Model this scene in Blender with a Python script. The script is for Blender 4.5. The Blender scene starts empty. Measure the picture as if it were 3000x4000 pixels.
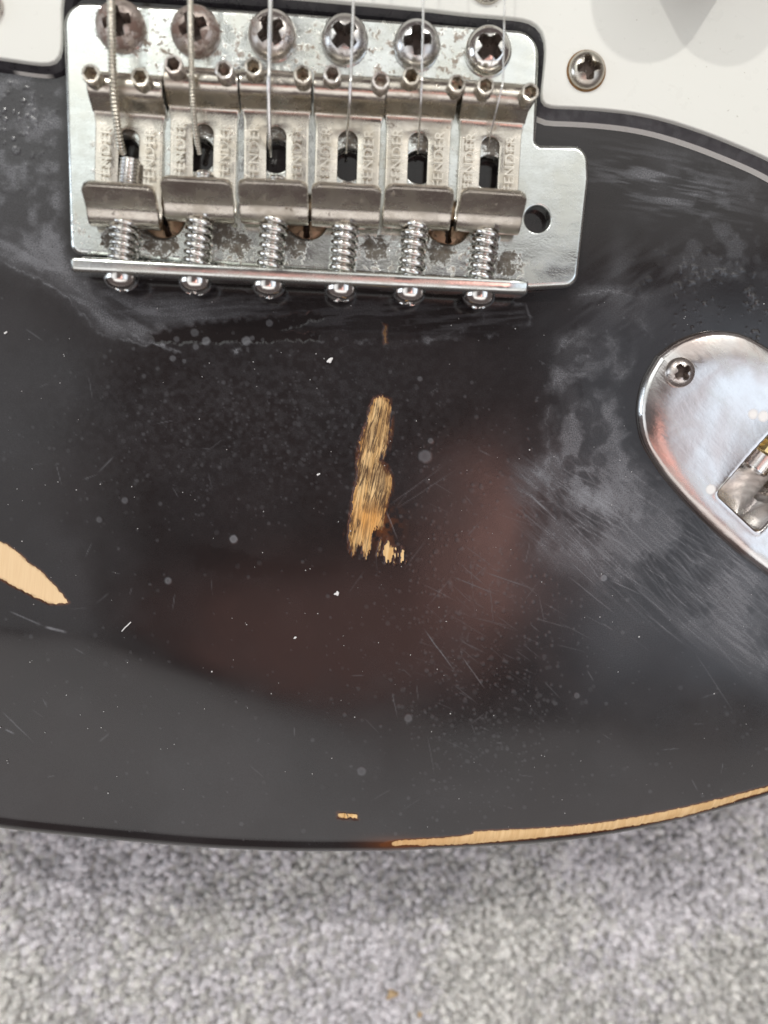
import bpy, bmesh, math
import numpy as np
from mathutils import Matrix, Vector
from mathutils.geometry import tessellate_polygon

S = 0.001                      # everything below is measured in millimetres
sc = bpy.context.scene
col = sc.collection
rng = np.random.default_rng(7)

# ------------------------------------------------------------------ camera
FPX, D0 = 3132.0, 127.0
TX, TY = math.radians(3.5), math.radians(7.0)
fwd = np.array([math.tan(TX), -math.tan(TY), -1.0]); fwd /= np.linalg.norm(fwd)
rgt = np.array([1.0, 0, 0]) - fwd * fwd[0]; rgt /= np.linalg.norm(rgt)
upv = np.cross(rgt, fwd)
CAM = -fwd * D0

def U(px, py, z):              # photo pixel + height -> point of the place (mm)
    d = rgt * (px - 1500) / FPX + upv * (2000 - py) / FPX + fwd
    return CAM + d * ((z - CAM[2]) / d[2])

def PIX(x, y, z):              # inverse, vectorised
    dx, dy, dz = x - CAM[0], y - CAM[1], z - CAM[2]
    w = dx * fwd[0] + dy * fwd[1] + dz * fwd[2]
    return (1500 + FPX * (dx * rgt[0] + dy * rgt[1] + dz * rgt[2]) / w,
            2000 - FPX * (dx * upv[0] + dy * upv[1] + dz * upv[2]) / w)

cd = bpy.data.cameras.new("camera")
cam = bpy.data.objects.new("camera", cd); col.objects.link(cam)
cam.matrix_world = Matrix(((rgt[0], upv[0], -fwd[0], CAM[0] * S), (rgt[1], upv[1], -fwd[1], CAM[1] * S),
                           (rgt[2], upv[2], -fwd[2], CAM[2] * S), (0, 0, 0, 1)))
cd.sensor_fit = 'VERTICAL'; cd.sensor_height = 24.0; cd.sensor_width = 18.0
cd.lens = FPX * 24.0 / 4000
cd.clip_start = 0.002; cd.clip_end = 50
cd.dof.use_dof = True
cd.dof.focus_distance = (D0 + 2.0) * S
cd.dof.aperture_fstop = cd.lens / 2.5
sc.camera = cam

# ------------------------------------------------------------------ light
world = bpy.data.worlds.new("World"); sc.world = world; world.use_nodes = True
bg = world.node_tree.nodes['Background']
bg.inputs[0].default_value = (0.14, 0.115, 0.112, 1); bg.inputs[1].default_value = 1.0

def panel(name, x0, x1, y0, y1, h, rad, colr, shape='RECTANGLE'):
    l = bpy.data.lights.new(name, 'AREA'); l.shape = shape
    l.size = (x1 - x0) * S; l.size_y = (y1 - y0) * S
    a = l.size * l.size_y * (math.pi / 4 if shape == 'ELLIPSE' else 1)
    l.energy = rad * math.pi * a; l.color = colr
    o = bpy.data.objects.new(name, l); col.objects.link(o)
    o.location = ((x0 + x1) / 2 * S, (y0 + y1) / 2 * S, h * S)
    return o
# added overhead light panels shaping the reflections, soft borders: strips of changing brightness
def graded_panel(name, x0, x1, y0, y1, along, stops, colr, h=640):
    t = np.linspace(0, 1, len(stops) + 1) ** 1.6
    for a, b, r in zip(t[:-1], t[1:], stops):
        if along == '-y': panel(name, x0, x1, y1 + (y0 - y1) * b, y1 + (y0 - y1) * a, h, r, colr)
        if along == '+y': panel(name, x0, x1, y0 + (y1 - y0) * a, y0 + (y1 - y0) * b, h, r, colr)
        if along == '+x': panel(name, x0 + (x1 - x0) * a, x0 + (x1 - x0) * b, y0, y1, h, r, colr)
        if along == '-x': panel(name, x1 + (x0 - x1) * b, x1 + (x0 - x1) * a, y0, y1, h, r, colr)
graded_panel("neck_fill_panel", -700, -110, 150, 900, '+y', (0.9, 1.4, 1.5, 1.4), (0.95, 1.0, 0.97))
graded_panel("neck_fill_panel", -20, 700, 165, 900, '+y', (0.8, 1.15, 1.25, 1.15), (0.98, 1.0, 0.97))
graded_panel("tail_fill_panel", -700, 700, -900, -285, '-y', (0.6, 1.05, 1.3, 1.45, 1.45, 1.25, 1.0, 0.9), (1.0, 0.98, 0.97))
graded_panel("left_fill_panel", -800, -215, -270, 130, '-x', (0.4, 0.75, 1.05, 1.2, 1.1), (0.95, 0.98, 1.0))
graded_panel("right_fill_panel", 190, 800, -270, 130, '+x', (0.4, 0.9, 1.45, 1.85, 1.7), (0.78, 0.88, 1.0))
side = panel("side_window", -300, 300, -200, 200, 330, 3.0, (0.80, 0.90, 1.0))
side.location = (-0.95, 0.12, 0.33); side.rotation_euler = (0, math.radians(-90), 0)
panel("hand_reflection_panel", 112, 182, -170, -45, 636, 1.25, (1.0, 0.54, 0.46), 'ELLIPSE')  # added panels standing in for a hand mirrored in the lacquer
panel("hand_reflection_panel", 95, 194, -205, -20, 640, 1.05, (1.0, 0.53, 0.45), 'ELLIPSE')
panel("hand_reflection_panel", 70, 207, -235, 10, 644, 0.68, (1.0, 0.52, 0.45), 'ELLIPSE')
panel("brown_reflection_panel", -150, 120, -268, -150, 648, 0.55, (1.0, 0.52, 0.44), 'ELLIPSE')  # added dim panels that give the lacquer a brown reflection
panel("brown_reflection_panel", -210, 150, -290, -115, 652, 0.36, (1.0, 0.48, 0.40), 'ELLIPSE')

def bulb(name, x, y, z, power, r, colr):
    l = bpy.data.lights.new(name, 'POINT'); l.energy = power; l.shadow_soft_size = r * S; l.color = colr
    o = bpy.data.objects.new(name, l); col.objects.link(o); o.location = (x * S, y * S, z * S)
bulb("ceiling_bulb", 340, 560, 620, 6.5, 13, (1, 0.97, 0.92))
bulb("ceiling_bulb", -250, 560, 620, 6.5, 13, (1, 0.97, 0.92))

vs = sc.view_settings
vs.view_transform = 'Standard'; vs.look = 'None'; vs.gamma = 1.0; vs.exposure = 0.0; vs.use_curve_mapping = False
sc.render.engine = 'CYCLES'
sc.cycles.use_denoising = True
sc.cycles.max_bounces = 8; sc.cycles.diffuse_bounces = 3; sc.cycles.glossy_bounces = 5
sc.cycles.sample_clamp_indirect = 6.0

# ------------------------------------------------------------------ helpers: objects
WM = {}
def put(name, me, mat, parent=None, M=None, **props):
    o = bpy.data.objects.new(name, me); col.objects.link(o)
    M = Matrix.Identity(4) if M is None else M
    if parent is not None:
        o.parent = parent; o.matrix_parent_inverse = WM[parent.name].inverted()
    o.matrix_basis = M; WM[o.name] = M
    if me is not None and mat is not None:
        if len(me.materials) == 0: me.materials.append(mat)
        elif me.materials[0] is None: me.materials[0] = mat
        elif me.materials[0] is not mat:
            o.material_slots[0].link = 'OBJECT'; o.material_slots[0].material = mat
    for k, v in props.items(): o[k] = v
    return o

def mesh_np(name, V, F, smooth=True):
    """V (n,3) mm, F list/array of quads or mixed lists"""
    me = bpy.data.meshes.new(name)
    V = np.asarray(V, dtype=np.float64) * S
    if isinstance(F, np.ndarray):
        n, k = F.shape
        me.vertices.add(len(V)); me.vertices.foreach_set('co', V.astype(np.float32).ravel())
        me.loops.add(n * k); me.loops.foreach_set('vertex_index', F.astype(np.int32).ravel())
        me.polygons.add(n); me.polygons.foreach_set('loop_start', np.arange(0, n * k, k, dtype=np.int32))
        me.update(calc_edges=True)
    else:
        me.from_pydata(V.tolist(), [], F)
    me.validate()
    if smooth: me.polygons.foreach_set('use_smooth', np.ones(len(me.polygons), bool))
    me.update()
    return me

def grid_faces(nu, nv, wrap_v=False):
    i, j = np.meshgrid(np.arange(nu - 1), np.arange(nv if wrap_v else nv - 1), indexing='ij')
    j2 = (j + 1) % nv
    return np.stack([i * nv + j, (i + 1) * nv + j, (i + 1) * nv + j2, i * nv + j2], -1).reshape(-1, 4)

def sharpen(me, deg=38):
    bm = bmesh.new(); bm.from_mesh(me); bmesh.ops.recalc_face_normals(bm, faces=bm.faces)
    for e in bm.edges:
        if len(e.link_faces) == 2 and e.calc_face_angle(0) > math.radians(deg): e.smooth = False
    bm.to_mesh(me); bm.free()

def bm_mesh(name, bm, deg=38):
    bmesh.ops.recalc_face_normals(bm, faces=bm.faces)
    for f in bm.faces: f.smooth = True
    for e in bm.edges:
        if len(e.link_faces) == 2 and e.calc_face_angle(0) > math.radians(deg): e.smooth = False
    bmesh.ops.scale(bm, vec=(S, S, S), verts=bm.verts)
    me = bpy.data.meshes.new(name); bm.to_mesh(me); bm.free()
    return me

def lathe(name, prof, n=32, cap=True):
    prof = np.asarray(prof, float)
    th = np.linspace(0, 2 * np.pi, n, endpoint=False)
    V = np.stack([prof[:, None, 0] * np.cos(th), prof[:, None, 0] * np.sin(th), np.repeat(prof[:, 1:2], n, 1)], -1).reshape(-1, 3)
    F = grid_faces(len(prof), n, True).tolist()
    if cap: F.append(list(range(n))[::-1]); F.append(list(range((len(prof) - 1) * n, len(prof) * n)))
    me = mesh_np(name, V, F); sharpen(me); return me

def tube(name, path, rad, n=10):
    P = np.asarray(path, float); m = len(P)
    rad = np.full(m, rad) if np.isscalar(rad) else np.asarray(rad)
    T = np.gradient(P, axis=0); T /= np.linalg.norm(T, axis=1)[:, None]
    A = np.zeros_like(P); a = np.array([0.31, 0.05, 0.95])
    for i in range(m):
        a = a - T[i] * a.dot(T[i]); a /= np.linalg.norm(a); A[i] = a
    Bv = np.cross(T, A)
    th = np.linspace(0, 2 * np.pi, n, endpoint=False)
    V = P[:, None] + rad[:, None, None] * (A[:, None] * np.cos(th)[None, :, None] + Bv[:, None] * np.sin(th)[None, :, None])
    F = grid_faces(m, n, True).tolist()
    F.append(list(range(n))[::-1]); F.append(list(range((m - 1) * n, m * n)))
    me = mesh_np(name, V.reshape(-1, 3), F); sharpen(me, 60); return me

def spline(pts, n):            # Catmull-Rom through points
    P = np.asarray(pts, float); P = np.vstack([2 * P[0] - P[1], P, 2 * P[-1] - P[-2]])
    out = []
    k = len(P) - 3
    for t in np.linspace(0, k - 1e-9, n):
        i = int(t); u = t - i
        p0, p1, p2, p3 = P[i:i + 4]
        out.append(0.5 * (2 * p1 + (p2 - p0) * u + (2 * p0 - 5 * p1 + 4 * p2 - p3) * u * u + (3 * p1 - p0 - 3 * p2 + p3) * u ** 3))
    return np.array(out)

def round_poly(pts, radii, seg=8):
    P = [np.asarray(p, float)[:2] for p in pts]; n = len(P); out = []
    for i in range(n):
        a, b, c = P[i - 1], P[i], P[(i + 1) % n]; r = radii[i] if not np.isscalar(radii) else radii
        u = (a - b) / np.linalg.norm(a - b); v = (c - b) / np.linalg.norm(c - b)
        ang = math.acos(max(-1, min(1, u.dot(v))))
        if r <= 0 or ang > 3.08: out.append(b); continue
        d = min(r / math.tan(ang / 2), 0.48 * np.linalg.norm(a - b), 0.48 * np.linalg.norm(c - b)); r = d * math.tan(ang / 2)
        bis = (u + v) / np.linalg.norm(u + v); C = b + bis * r / math.sin(ang / 2)
        s, e = b + u * d - C, b + v * d - C
        a0 = math.atan2(s[1], s[0]); a1 = math.atan2(e[1], e[0]); da = (a1 - a0 + math.pi) % (2 * math.pi) - math.pi
        for k in range(seg + 1):
            t = a0 + da * k / seg; out.append(C + r * np.array([math.cos(t), math.sin(t)]))
    return np.array(out)

def offset_poly(P, d):         # closed polygon, positive = inward for CCW
    T = np.roll(P, -1, 0) - np.roll(P, 1, 0); T /= np.linalg.norm(T, axis=1)[:, None] + 1e-9
    N = np.stack([-T[:, 1], T[:, 0]], 1)
    return P + N * np.asarray(d).reshape(-1, 1)

def ccw(P):
    P = np.asarray(P, float); a = 0.5 * np.sum(P[:, 0] * np.roll(P[:, 1], -1) - np.roll(P[:, 0], -1) * P[:, 1])
    return P if a > 0 else P[::-1]

def slab(name, outline, z0, z1, bevel=0.3, holes=(), seg=3):
    """flat plate with rounded upper rim and holes (cx, cy, r_top, r_bottom, depth_z)"""
    P = ccw(outline); bm = bmesh.new()
    rings = [(0, z0)] + [(bevel * (1 - math.cos(t)), z1 - bevel + bevel * math.sin(t)) for t in np.linspace(0, math.pi / 2, seg + 1)]
    last = None; first = None
    for off, z in rings:
        vs_ = [bm.verts.new((p[0], p[1], z)) for p in offset_poly(P, off)]
        if last:
            for i in range(len(vs_)): bm.faces.new((last[i], last[(i + 1) % len(vs_)], vs_[(i + 1) % len(vs_)], vs_[i]))
        else: first = vs_
        last = vs_
    loops = [last]
    for cx, cy, r0, r1, zd in holes:
        th = np.linspace(0, 2 * np.pi, 40, endpoint=False); prev = None
        for r, z in ((r0 + 0.25, z1), (r0 + .08, z1 - 0.08), (r0, z1 - 0.25), (r1, zd)):
            vs_ = [bm.verts.new((cx + r * math.cos(t), cy + r * math.sin(t), z)) for t in th]
            if prev:
                for i in range(40): bm.faces.new((prev[i], prev[(i + 1) % 40], vs_[(i + 1) % 40], vs_[i]))
            else: loops.append(vs_)
            prev = vs_
    edges = []
    for L in loops:
        for i in range(len(L)):
            e = bm.edges.get((L[i], L[(i + 1) % len(L)])) or bm.edges.new((L[i], L[(i + 1) % len(L)])); edges.append(e)
    r = bmesh.ops.triangle_fill(bm, use_beauty=True, use_dissolve=False, edges=edges)
    tops = [g for g in r['geom'] if isinstance(g, bmesh.types.BMFace)]
    bmesh.ops.recalc_face_normals(bm, faces=bm.faces)
    for f in bm.faces: f.smooth = True
    for f in tops:
        f.smooth = False
        if f.normal.z < 0: f.normal_flip()
    return bm

def finish(name, bm):
    bmesh.ops.scale(bm, vec=(S, S, S), verts=bm.verts)
    me = bpy.data.meshes.new(name); bm.to_mesh(me); bm.free(); return me

# ------------------------------------------------------------------ helpers: numpy noise / painting in photo pixels
def vnoise(x, y, seed):
    r = np.random.default_rng(seed).random((256, 256))
    xi = np.floor(x).astype(int); yi = np.floor(y).astype(int); u = x - xi; v = y - yi
    u = u * u * (3 - 2 * u); v = v * v * (3 - 2 * v)
    a, b, c, d = r[xi % 256, yi % 256], r[(xi + 1) % 256, yi % 256], r[xi % 256, (yi + 1) % 256], r[(xi + 1) % 256, (yi + 1) % 256]
    return (a * (1 - u) + b * u) * (1 - v) + (c * (1 - u) + d * u) * v
def fbm(x, y, scale, seed, octv=4, gain=0.5):
    s = 0; a = 1; t = 0; x = x / scale; y = y / scale
    for k in range(octv):
        s = s + a * vnoise(x + 31.7 * k, y - 17.3 * k, seed + k); t += a; a *= gain; x = x * 2.03; y = y * 2.03
    return s / t
def sstep(a, b, x):
    t = np.clip((x - a) / (b - a), 0, 1); return t * t * (3 - 2 * t)
def poly_sd(x, y, pts):        # signed distance, inside positive
    P = np.asarray(pts, float); d2 = np.full(x.shape, 1e18); ins = np.zeros(x.shape, bool)
    for i in range(len(P)):
        ax, ay = P[i]; bx, by = P[(i + 1) % len(P)]
        ex, ey = bx - ax, by - ay; L = ex * ex + ey * ey + 1e-9
        t = np.clip(((x - ax) * ex + (y - ay) * ey) / L, 0, 1)
        d2 = np.minimum(d2, (x - ax - t * ex) ** 2 + (y - ay - t * ey) ** 2)
        c = ((ay > y) != (by > y)) & (x < (bx - ax) * (y - ay) / (by - ay + 1e-12) + ax); ins ^= c
    d = np.sqrt(d2); return np.where(ins, d, -d)
def line_d(x, y, pts):
    P = np.asarray(pts, float); d2 = np.full(x.shape, 1e18)
    for (ax, ay), (bx, by) in zip(P[:-1], P[1:]):
        ex, ey = bx - ax, by - ay; t = np.clip(((x - ax) * ex + (y - ay) * ey) / (ex * ex + ey * ey + 1e-9), 0, 1)
        d2 = np.minimum(d2, (x - ax - t * ex) ** 2 + (y - ay - t * ey) ** 2)
    return np.sqrt(d2)
def ell(x, y, cx, cy, rx, ry, ang=0):
    c, s = math.cos(math.radians(ang)), math.sin(math.radians(ang))
    u = ((x - cx) * c + (y - cy) * s) / rx; v = (-(x - cx) * s + (y - cy) * c) / ry
    return np.exp(-(u * u + v * v))

# ------------------------------------------------------------------ helpers: materials
class NT:
    def __init__(self, name):
        self.m = bpy.data.materials.new(name); self.m.use_nodes = True
        self.t = self.m.node_tree; self.b = self.t.nodes['Principled BSDF']
        g = self.t.nodes.new('ShaderNodeNewGeometry'); v = self.t.nodes.new('ShaderNodeVectorMath'); v.operation = 'SCALE'
        v.inputs['Scale'].default_value = 1000.0; self.t.links.new(g.outputs['Position'], v.inputs[0]); self.pos = v.outputs[0]
    def link(self, a, b): self.t.links.new(a, b)
    def set(self, key, v):
        s = self.b.inputs[key]
        if hasattr(v, 'is_output'): self.link(v, s)
        else: s.default_value = v
    def inp(self, node, i, v):
        if hasattr(v, 'is_output'): self.link(v, node.inputs[i])
        else: node.inputs[i].default_value = v
    def mapv(self, scale, rot=0.0, vec=None):
        n = self.t.nodes.new('ShaderNodeMapping'); n.inputs['Scale'].default_value = scale; n.inputs['Rotation'].default_value = (0, 0, rot)
        self.link(vec or self.pos, n.inputs[0]); return n.outputs[0]
    def rotscale(self, rot, scale):
        return self.mapv(scale, 0, self.mapv((1, 1, 1), rot))
    def noise(self, scale, detail=4, rough=0.55, vec=None, dist=0.0):
        n = self.t.nodes.new('ShaderNodeTexNoise'); n.inputs['Scale'].default_value = scale; n.inputs['Detail'].default_value = detail
        n.inputs['Roughness'].default_value = rough; n.inputs['Distortion'].default_value = dist
        self.link(vec or self.pos, n.inputs['Vector']); return n.outputs[0]
    def ramp(self, v, a, b, lo=0.0, hi=1.0):
        n = self.t.nodes.new('ShaderNodeMapRange'); n.interpolation_type = 'SMOOTHSTEP'
        for i, q in ((0, v), (1, a), (2, b), (3, lo), (4, hi)): self.inp(n, i, q)
        return n.outputs[0]
    def math(self, op, a, b=0.0, clamp=False):
        n = self.t.nodes.new('ShaderNodeMath'); n.operation = op; n.use_clamp = clamp; self.inp(n, 0, a); self.inp(n, 1, b); return n.outputs[0]
    def mix(self, f, a, b):
        n = self.t.nodes.new('ShaderNodeMix'); n.data_type = 'RGBA'
        self.inp(n, 0, f)
        for i, q in ((6, a), (7, b)):
            if hasattr(q, 'is_output'): self.link(q, n.inputs[i])
            else: n.inputs[i].default_value = (*q, 1)
        return n.outputs[2]
    def fmix(self, f, a, b):
        n = self.t.nodes.new('ShaderNodeMix'); n.data_type = 'FLOAT'
        for i, q in ((0, f), (2, a), (3, b)): self.inp(n, i, q)
        return n.outputs[0]
    def attr(self, name):
        n = self.t.nodes.new('ShaderNodeAttribute'); n.attribute_name = name; return n
    def bump(self, h, dist, strength=1.0):
        n = self.t.nodes.new('ShaderNodeBump'); n.inputs['Distance'].default_value = dist * S; n.inputs['Strength'].default_value = strength
        self.link(h, n.inputs['Height']); self.link(n.outputs[0], self.b.inputs['Normal'])
    def ball(self, p, r0, r1):
        n = self.t.nodes.new('ShaderNodeVectorMath'); n.operation = 'DISTANCE'; self.link(self.pos, n.inputs[0]); n.inputs[1].default_value = p
        return self.ramp(n.outputs['Value'], r0, r1, 1.0, 0.0)

def metal(name, base, r0, r1, tarn=(0.3, 0.27, 0.22), tarn_amt=(0.55, 0.75), rust=(0.10, 0.045, 0.02), rust_thr=(0.66, 0.74), rscale=0.55, bump=0.02, rust_max=1.0, zones=None, dirt_shade=None):
    k = NT(name)
    n1 = k.noise(0.22, 5, 0.6); n2 = k.noise(rscale, 6, 0.68); n3 = k.noise(3.2, 3, 0.6); n4 = k.noise(0.35, 4, 0.6, k.mapv((1, 1, 1), 0, k.mapv((0.6, 1.5, 1), 0.6)))
    tm = k.ramp(n1, tarn_amt[0], tarn_amt[1], 0, 0.75)
    c = k.mix(tm, base, tarn)
    rm = k.math('MULTIPLY', k.ramp(k.math('ADD', n2, k.math('MULTIPLY', n3, 0.22)), rust_thr[0] + 0.11, rust_thr[1] + 0.11), rust_max)
    if zones:
        z_ = None
        for p_, r0_, r1_ in zones:
            b_ = k.ball(p_, r0_, r1_); z_ = b_ if z_ is None else k.math('MAXIMUM', z_, b_)
        rm = k.math('MULTIPLY', rm, z_)
    c = k.mix(rm, c, k.mix(n3, rust, tuple(min(1, v * 2.6) for v in rust)))
    if dirt_shade:
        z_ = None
        for p_, r0_, r1_ in dirt_shade:
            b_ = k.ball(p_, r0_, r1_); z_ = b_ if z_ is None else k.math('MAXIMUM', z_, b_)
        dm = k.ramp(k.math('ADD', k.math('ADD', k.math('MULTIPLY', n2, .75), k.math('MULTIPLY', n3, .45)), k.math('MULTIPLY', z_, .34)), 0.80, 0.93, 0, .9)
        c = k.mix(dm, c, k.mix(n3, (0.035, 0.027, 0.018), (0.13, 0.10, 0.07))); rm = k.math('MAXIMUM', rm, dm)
    k.set('Base Color', c)
    k.set('Metallic', k.fmix(rm, 1.0, 0.05))
    k.set('Roughness', k.fmix(rm, k.fmix(tm, k.ramp(n4, 0.3, 0.7, r0, r1), min(1, r1 + 0.15)), 0.8))
    k.bump(k.math('ADD', k.math('MULTIPLY', n3, 0.4), k.math('ADD', k.math('MULTIPLY', rm, 1.5), n4)), bump)
    return k.m

zn = [(tuple(U(a, b, 2.5)), 1.5, 5.0) for a, b in ((330, 930), (560, 960), (760, 980), (900, 980), (1120, 980), (1480, 990), (1760, 1010), (1960, 1040))] + [(tuple(U(a, b, 2.5)), 3.0, 6.0) for a, b in ((600, 170), (900, 190), (1200, 200), (1480, 200), (1770, 220), (480, 620), (780, 620), (1080, 620), (1380, 640), (1660, 640))]
M_plate = metal("worn_chrome", (0.70, 0.725, 0.71), 0.05, 0.22, tarn=(0.52, 0.53, 0.48), tarn_amt=(0.35, 0.7), rust=(0.10, 0.06, 0.03), rust_thr=(0.53, 0.64), rscale=0.85, rust_max=0.7, zones=zn, bump=0.02, dirt_shade=[(tuple(U(a, b, 2.5)), 1.2, 3.4) for a, b in ((478, 500), (778, 500), (1077, 505), (1376, 530), (1660, 545), (1934, 560), (450, 935), (610, 930), (640, 960), (870, 920), (930, 950), (1150, 950), (1470, 970), (1720, 985), (1985, 1030))] + [(tuple(U(a, b, 2.5)), 2.6, 4.6) for a, b in ((465, 100), (760, 120), (1062, 136), (1347, 154))])  # under the saddle slots this also paints shade; elsewhere it is grime
M_saddle = metal("aged_nickel", (0.60, 0.56, 0.50), 0.12, 0.30, tarn=(0.44, 0.40, 0.33), tarn_amt=(0.42, 0.70), rust=(0.10, 0.06, 0.03), rust_thr=(0.62, 0.74), rscale=0.55, rust_max=0.7, bump=0.035)
M_chrome = metal("clean_chrome", (0.74, 0.72, 0.69), 0.07, 0.16, tarn=(0.6, 0.56, 0.5), rust_thr=(0.78, 0.84))
M_rusty = metal("rusted_steel", (0.55, 0.48, 0.44), 0.22, 0.42, tarn=(0.33, 0.26, 0.22), tarn_amt=(0.4, 0.65), rust=(0.085, 0.045, 0.032), rust_thr=(0.46, 0.62), rscale=0.5, bump=0.08, rust_max=0.8)
M_halfrust = metal("spotted_steel", (0.64, 0.60, 0.57), 0.16, 0.34, tarn=(0.42, 0.36, 0.32), tarn_amt=(0.42, 0.66), rust=(0.10, 0.055, 0.04), rust_thr=(0.55, 0.68), rscale=0.5, bump=0.05, rust_max=0.8)
M_brown = metal("brown_brass", (0.33, 0.24, 0.16), 0.35, 0.55, tarn=(0.22, 0.15, 0.10), rust=(0.09, 0.05, 0.03), rust_thr=(0.5, 0.66), bump=0.05)
M_brass = metal("gold_brass", (0.85, 0.70, 0.36), 0.2, 0.35, tarn=(0.5, 0.4, 0.22), rust_thr=(0.74, 0.8))
M_wound = metal("wound_nickel", (0.66, 0.62, 0.53), 0.25, 0.35, rust_thr=(0.78, 0.84), bump=0.0)
M_steel = metal("plain_steel", (0.85, 0.84, 0.82), 0.18, 0.28, rust_thr=(0.8, 0.86), bump=0.0)

# jack plate: chrome with cloudy smears, pinkish reflections put into the colour, two wax blobs
k = NT("cloudy_chrome")
nA = k.noise(0.075, 3, 0.5, None, 0.6); nB = k.noise(0.16, 4, 0.6, k.rotscale(0.75, (0.6, 1.3, 1))); nC = k.noise(2.5, 3)
c = k.mix(k.ramp(nA, 0.36, 0.62), (0.68, 0.675, 0.67), (0.53, 0.455, 0.425))
c = k.mix(k.ramp(nB, 0.5, 0.72, 0, 0.5), c, (0.58, 0.60, 0.56))
wx = k.math('MAXIMUM', k.math('MAXIMUM', k.ball(tuple(U(2942, 1618, 1.6)), 0.4, 1.05), k.ball(tuple(U(2982, 1626, 1.6)), 0.5, 1.1)), k.ball(tuple(U(2776, 1912, 1.6)), 0.55, 0.95))
c = k.mix(wx, c, (0.86, 0.84, 0.82)); k.set('Base Color', c)
k.set('Metallic', k.fmix(wx, 0.97, 0.0)); k.set('Roughness', k.fmix(wx, k.ramp(nB, 0.3, 0.7, 0.11, 0.30), 0.6)); k.bump(k.math('ADD', nB, k.math('MULTIPLY', nC, .06)), 0.10)
M_jack = k.m

# white plastic (pickguard plies, pickup)
k = NT("cream_white_plastic")
wc = k.mix(k.noise(0.05, 3), (0.735, 0.74, 0.68), (0.765, 0.765, 0.72)); wc = k.mix(k.ramp(k.noise(1.3, 2, .5), 0.735, 0.76, 0, .5), wc, (0.3, 0.27, 0.2)); wc = k.mix(k.ramp(k.noise(0.8, 4, .6, k.rotscale(.5, (.12, 3, 1))), .62, .75, 0, .12), wc, (0.5, 0.48, 0.42)); k.set('Base Color', wc); k.set('Roughness', k.ramp(k.noise(0.4, 4), 0.3, 0.7, 0.26, 0.42)); k.set('Specular IOR Level', 0.35)
M_white = k.m
k = NT("black_ply_plastic")
ex = k.attr('exposed').outputs['Fac']
c = k.mix(k.noise(0.6, 4), (0.012, 0.012, 0.016), (0.05, 0.045, 0.05))
k.set('Base Color', k.mix(ex, c, (0.72, 0.70, 0.66))); k.set('Roughness', k.ramp(k.noise(0.7, 4), .3, .7, 0.2, 0.5))
M_ply = k.m
k = NT("black_hole"); k.set('Base Color', (0.006, 0.006, 0.006, 1)); k.set('Roughness', 0.7); M_dark = k.m

k = NT("recess_shade_grime"); k.set('Base Color', k.mix(k.noise(1.4, 3), (0.03, 0.022, 0.018), (0.10, 0.07, 0.055))); k.set('Roughness', 0.65); M_shade_grime = k.m  # dark tone painting recess shade together with grime
# body finish
k = NT("worn_black_lacquer")
wood = k.attr('wood').outputs['Fac']; burn = k.attr('burn').outputs['Fac']; film = k.attr('film').outputs['Fac']
spot = k.attr('spot').outputs['Fac']; scr = k.attr('scratch').outputs['Fac']; streak = k.attr('streak').outputs['Fac']
fine = k.noise(4.5, 3, 0.6); big = k.noise(0.05, 4, 0.55)
lac = k.mix(big, (0.008, 0.0075, 0.008), (0.017, 0.0115, 0.011))
lac = k.mix(k.math('MULTIPLY', burn, 0.9, True), lac, (0.15, 0.045, 0.010))
haze = k.math('MULTIPLY', film, k.ramp(fine, 0.25, 0.75, 0.55, 1.35))
haze = k.math('ADD', haze, k.math('MULTIPLY', spot, 0.32)); haze = k.math('ADD', haze, k.math('MULTIPLY', scr, 0.36), True)
lac = k.mix(haze, lac, (0.43, 0.44, 0.475))
gr = k.noise(1.0, 5, 0.65, k.rotscale(0.14, (4.2, 0.16, 1))); gr2 = k.noise(1.0, 3, 0.5, k.rotscale(0.1, (1.1, 0.08, 1)))
wd = k.mix(k.ramp(gr2, 0.3, 0.7), (0.62, 0.36, 0.13), (0.84, 0.58, 0.29))
wd = k.mix(k.ramp(gr, 0.55, 0.72, 0, 0.55), wd, (0.30, 0.16, 0.06))
pale = k.attr('pale').outputs['Fac']; glow = k.attr('amber').outputs['Fac']; stain = k.attr('stain').outputs['Fac']
wd = k.mix(glow, wd, (0.66, 0.30, 0.07))
wd = k.mix(pale, wd, k.mix(k.ramp(gr, .35, .7, 0, .5), (0.84, 0.62, 0.37), (0.74, 0.51, 0.28)))
dk = k.math('MULTIPLY', k.ramp(k.noise(1.0, 4, 0.7, k.rotscale(0.17, (5.0, 0.2, 1))), 0.47, 0.56), streak)
dk2 = k.math('MULTIPLY', k.ramp(k.noise(1.0, 4, 0.7, k.rotscale(0.33, (2.6, 0.24, 1))), 0.53, 0.62), streak)
wd = k.mix(k.math('MULTIPLY', k.math('MAXIMUM', dk, dk2), 0.9), wd, (0.035, 0.022, 0.016))
wd = k.mix(stain, wd, (0.085, 0.035, 0.014))
wm = k.ramp(wood, 0.35, 0.65)
k.set('Base Color', k.mix(wm, lac, wd))
rr = k.math('ADD', k.ramp(k.noise(0.12, 5, 0.6), 0.3, 0.7, 0.085, 0.15), k.math('MULTIPLY', haze, 0.8), True)
k.set('Roughness', k.fmix(wm, rr, 0.5)); k.set('Specular IOR Level', k.fmix(wm, 0.5, 0.25))
k.bump(k.math('ADD', k.math('MULTIPLY', k.noise(0.07, 0), 3.0), k.math('ADD', k.math('MULTIPLY', k.noise(1.6, 3, 0.6), 0.05), k.math('MULTIPLY', k.noise(7.0, 2), 0.05))), 0.05)
M_body = k.m

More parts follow.
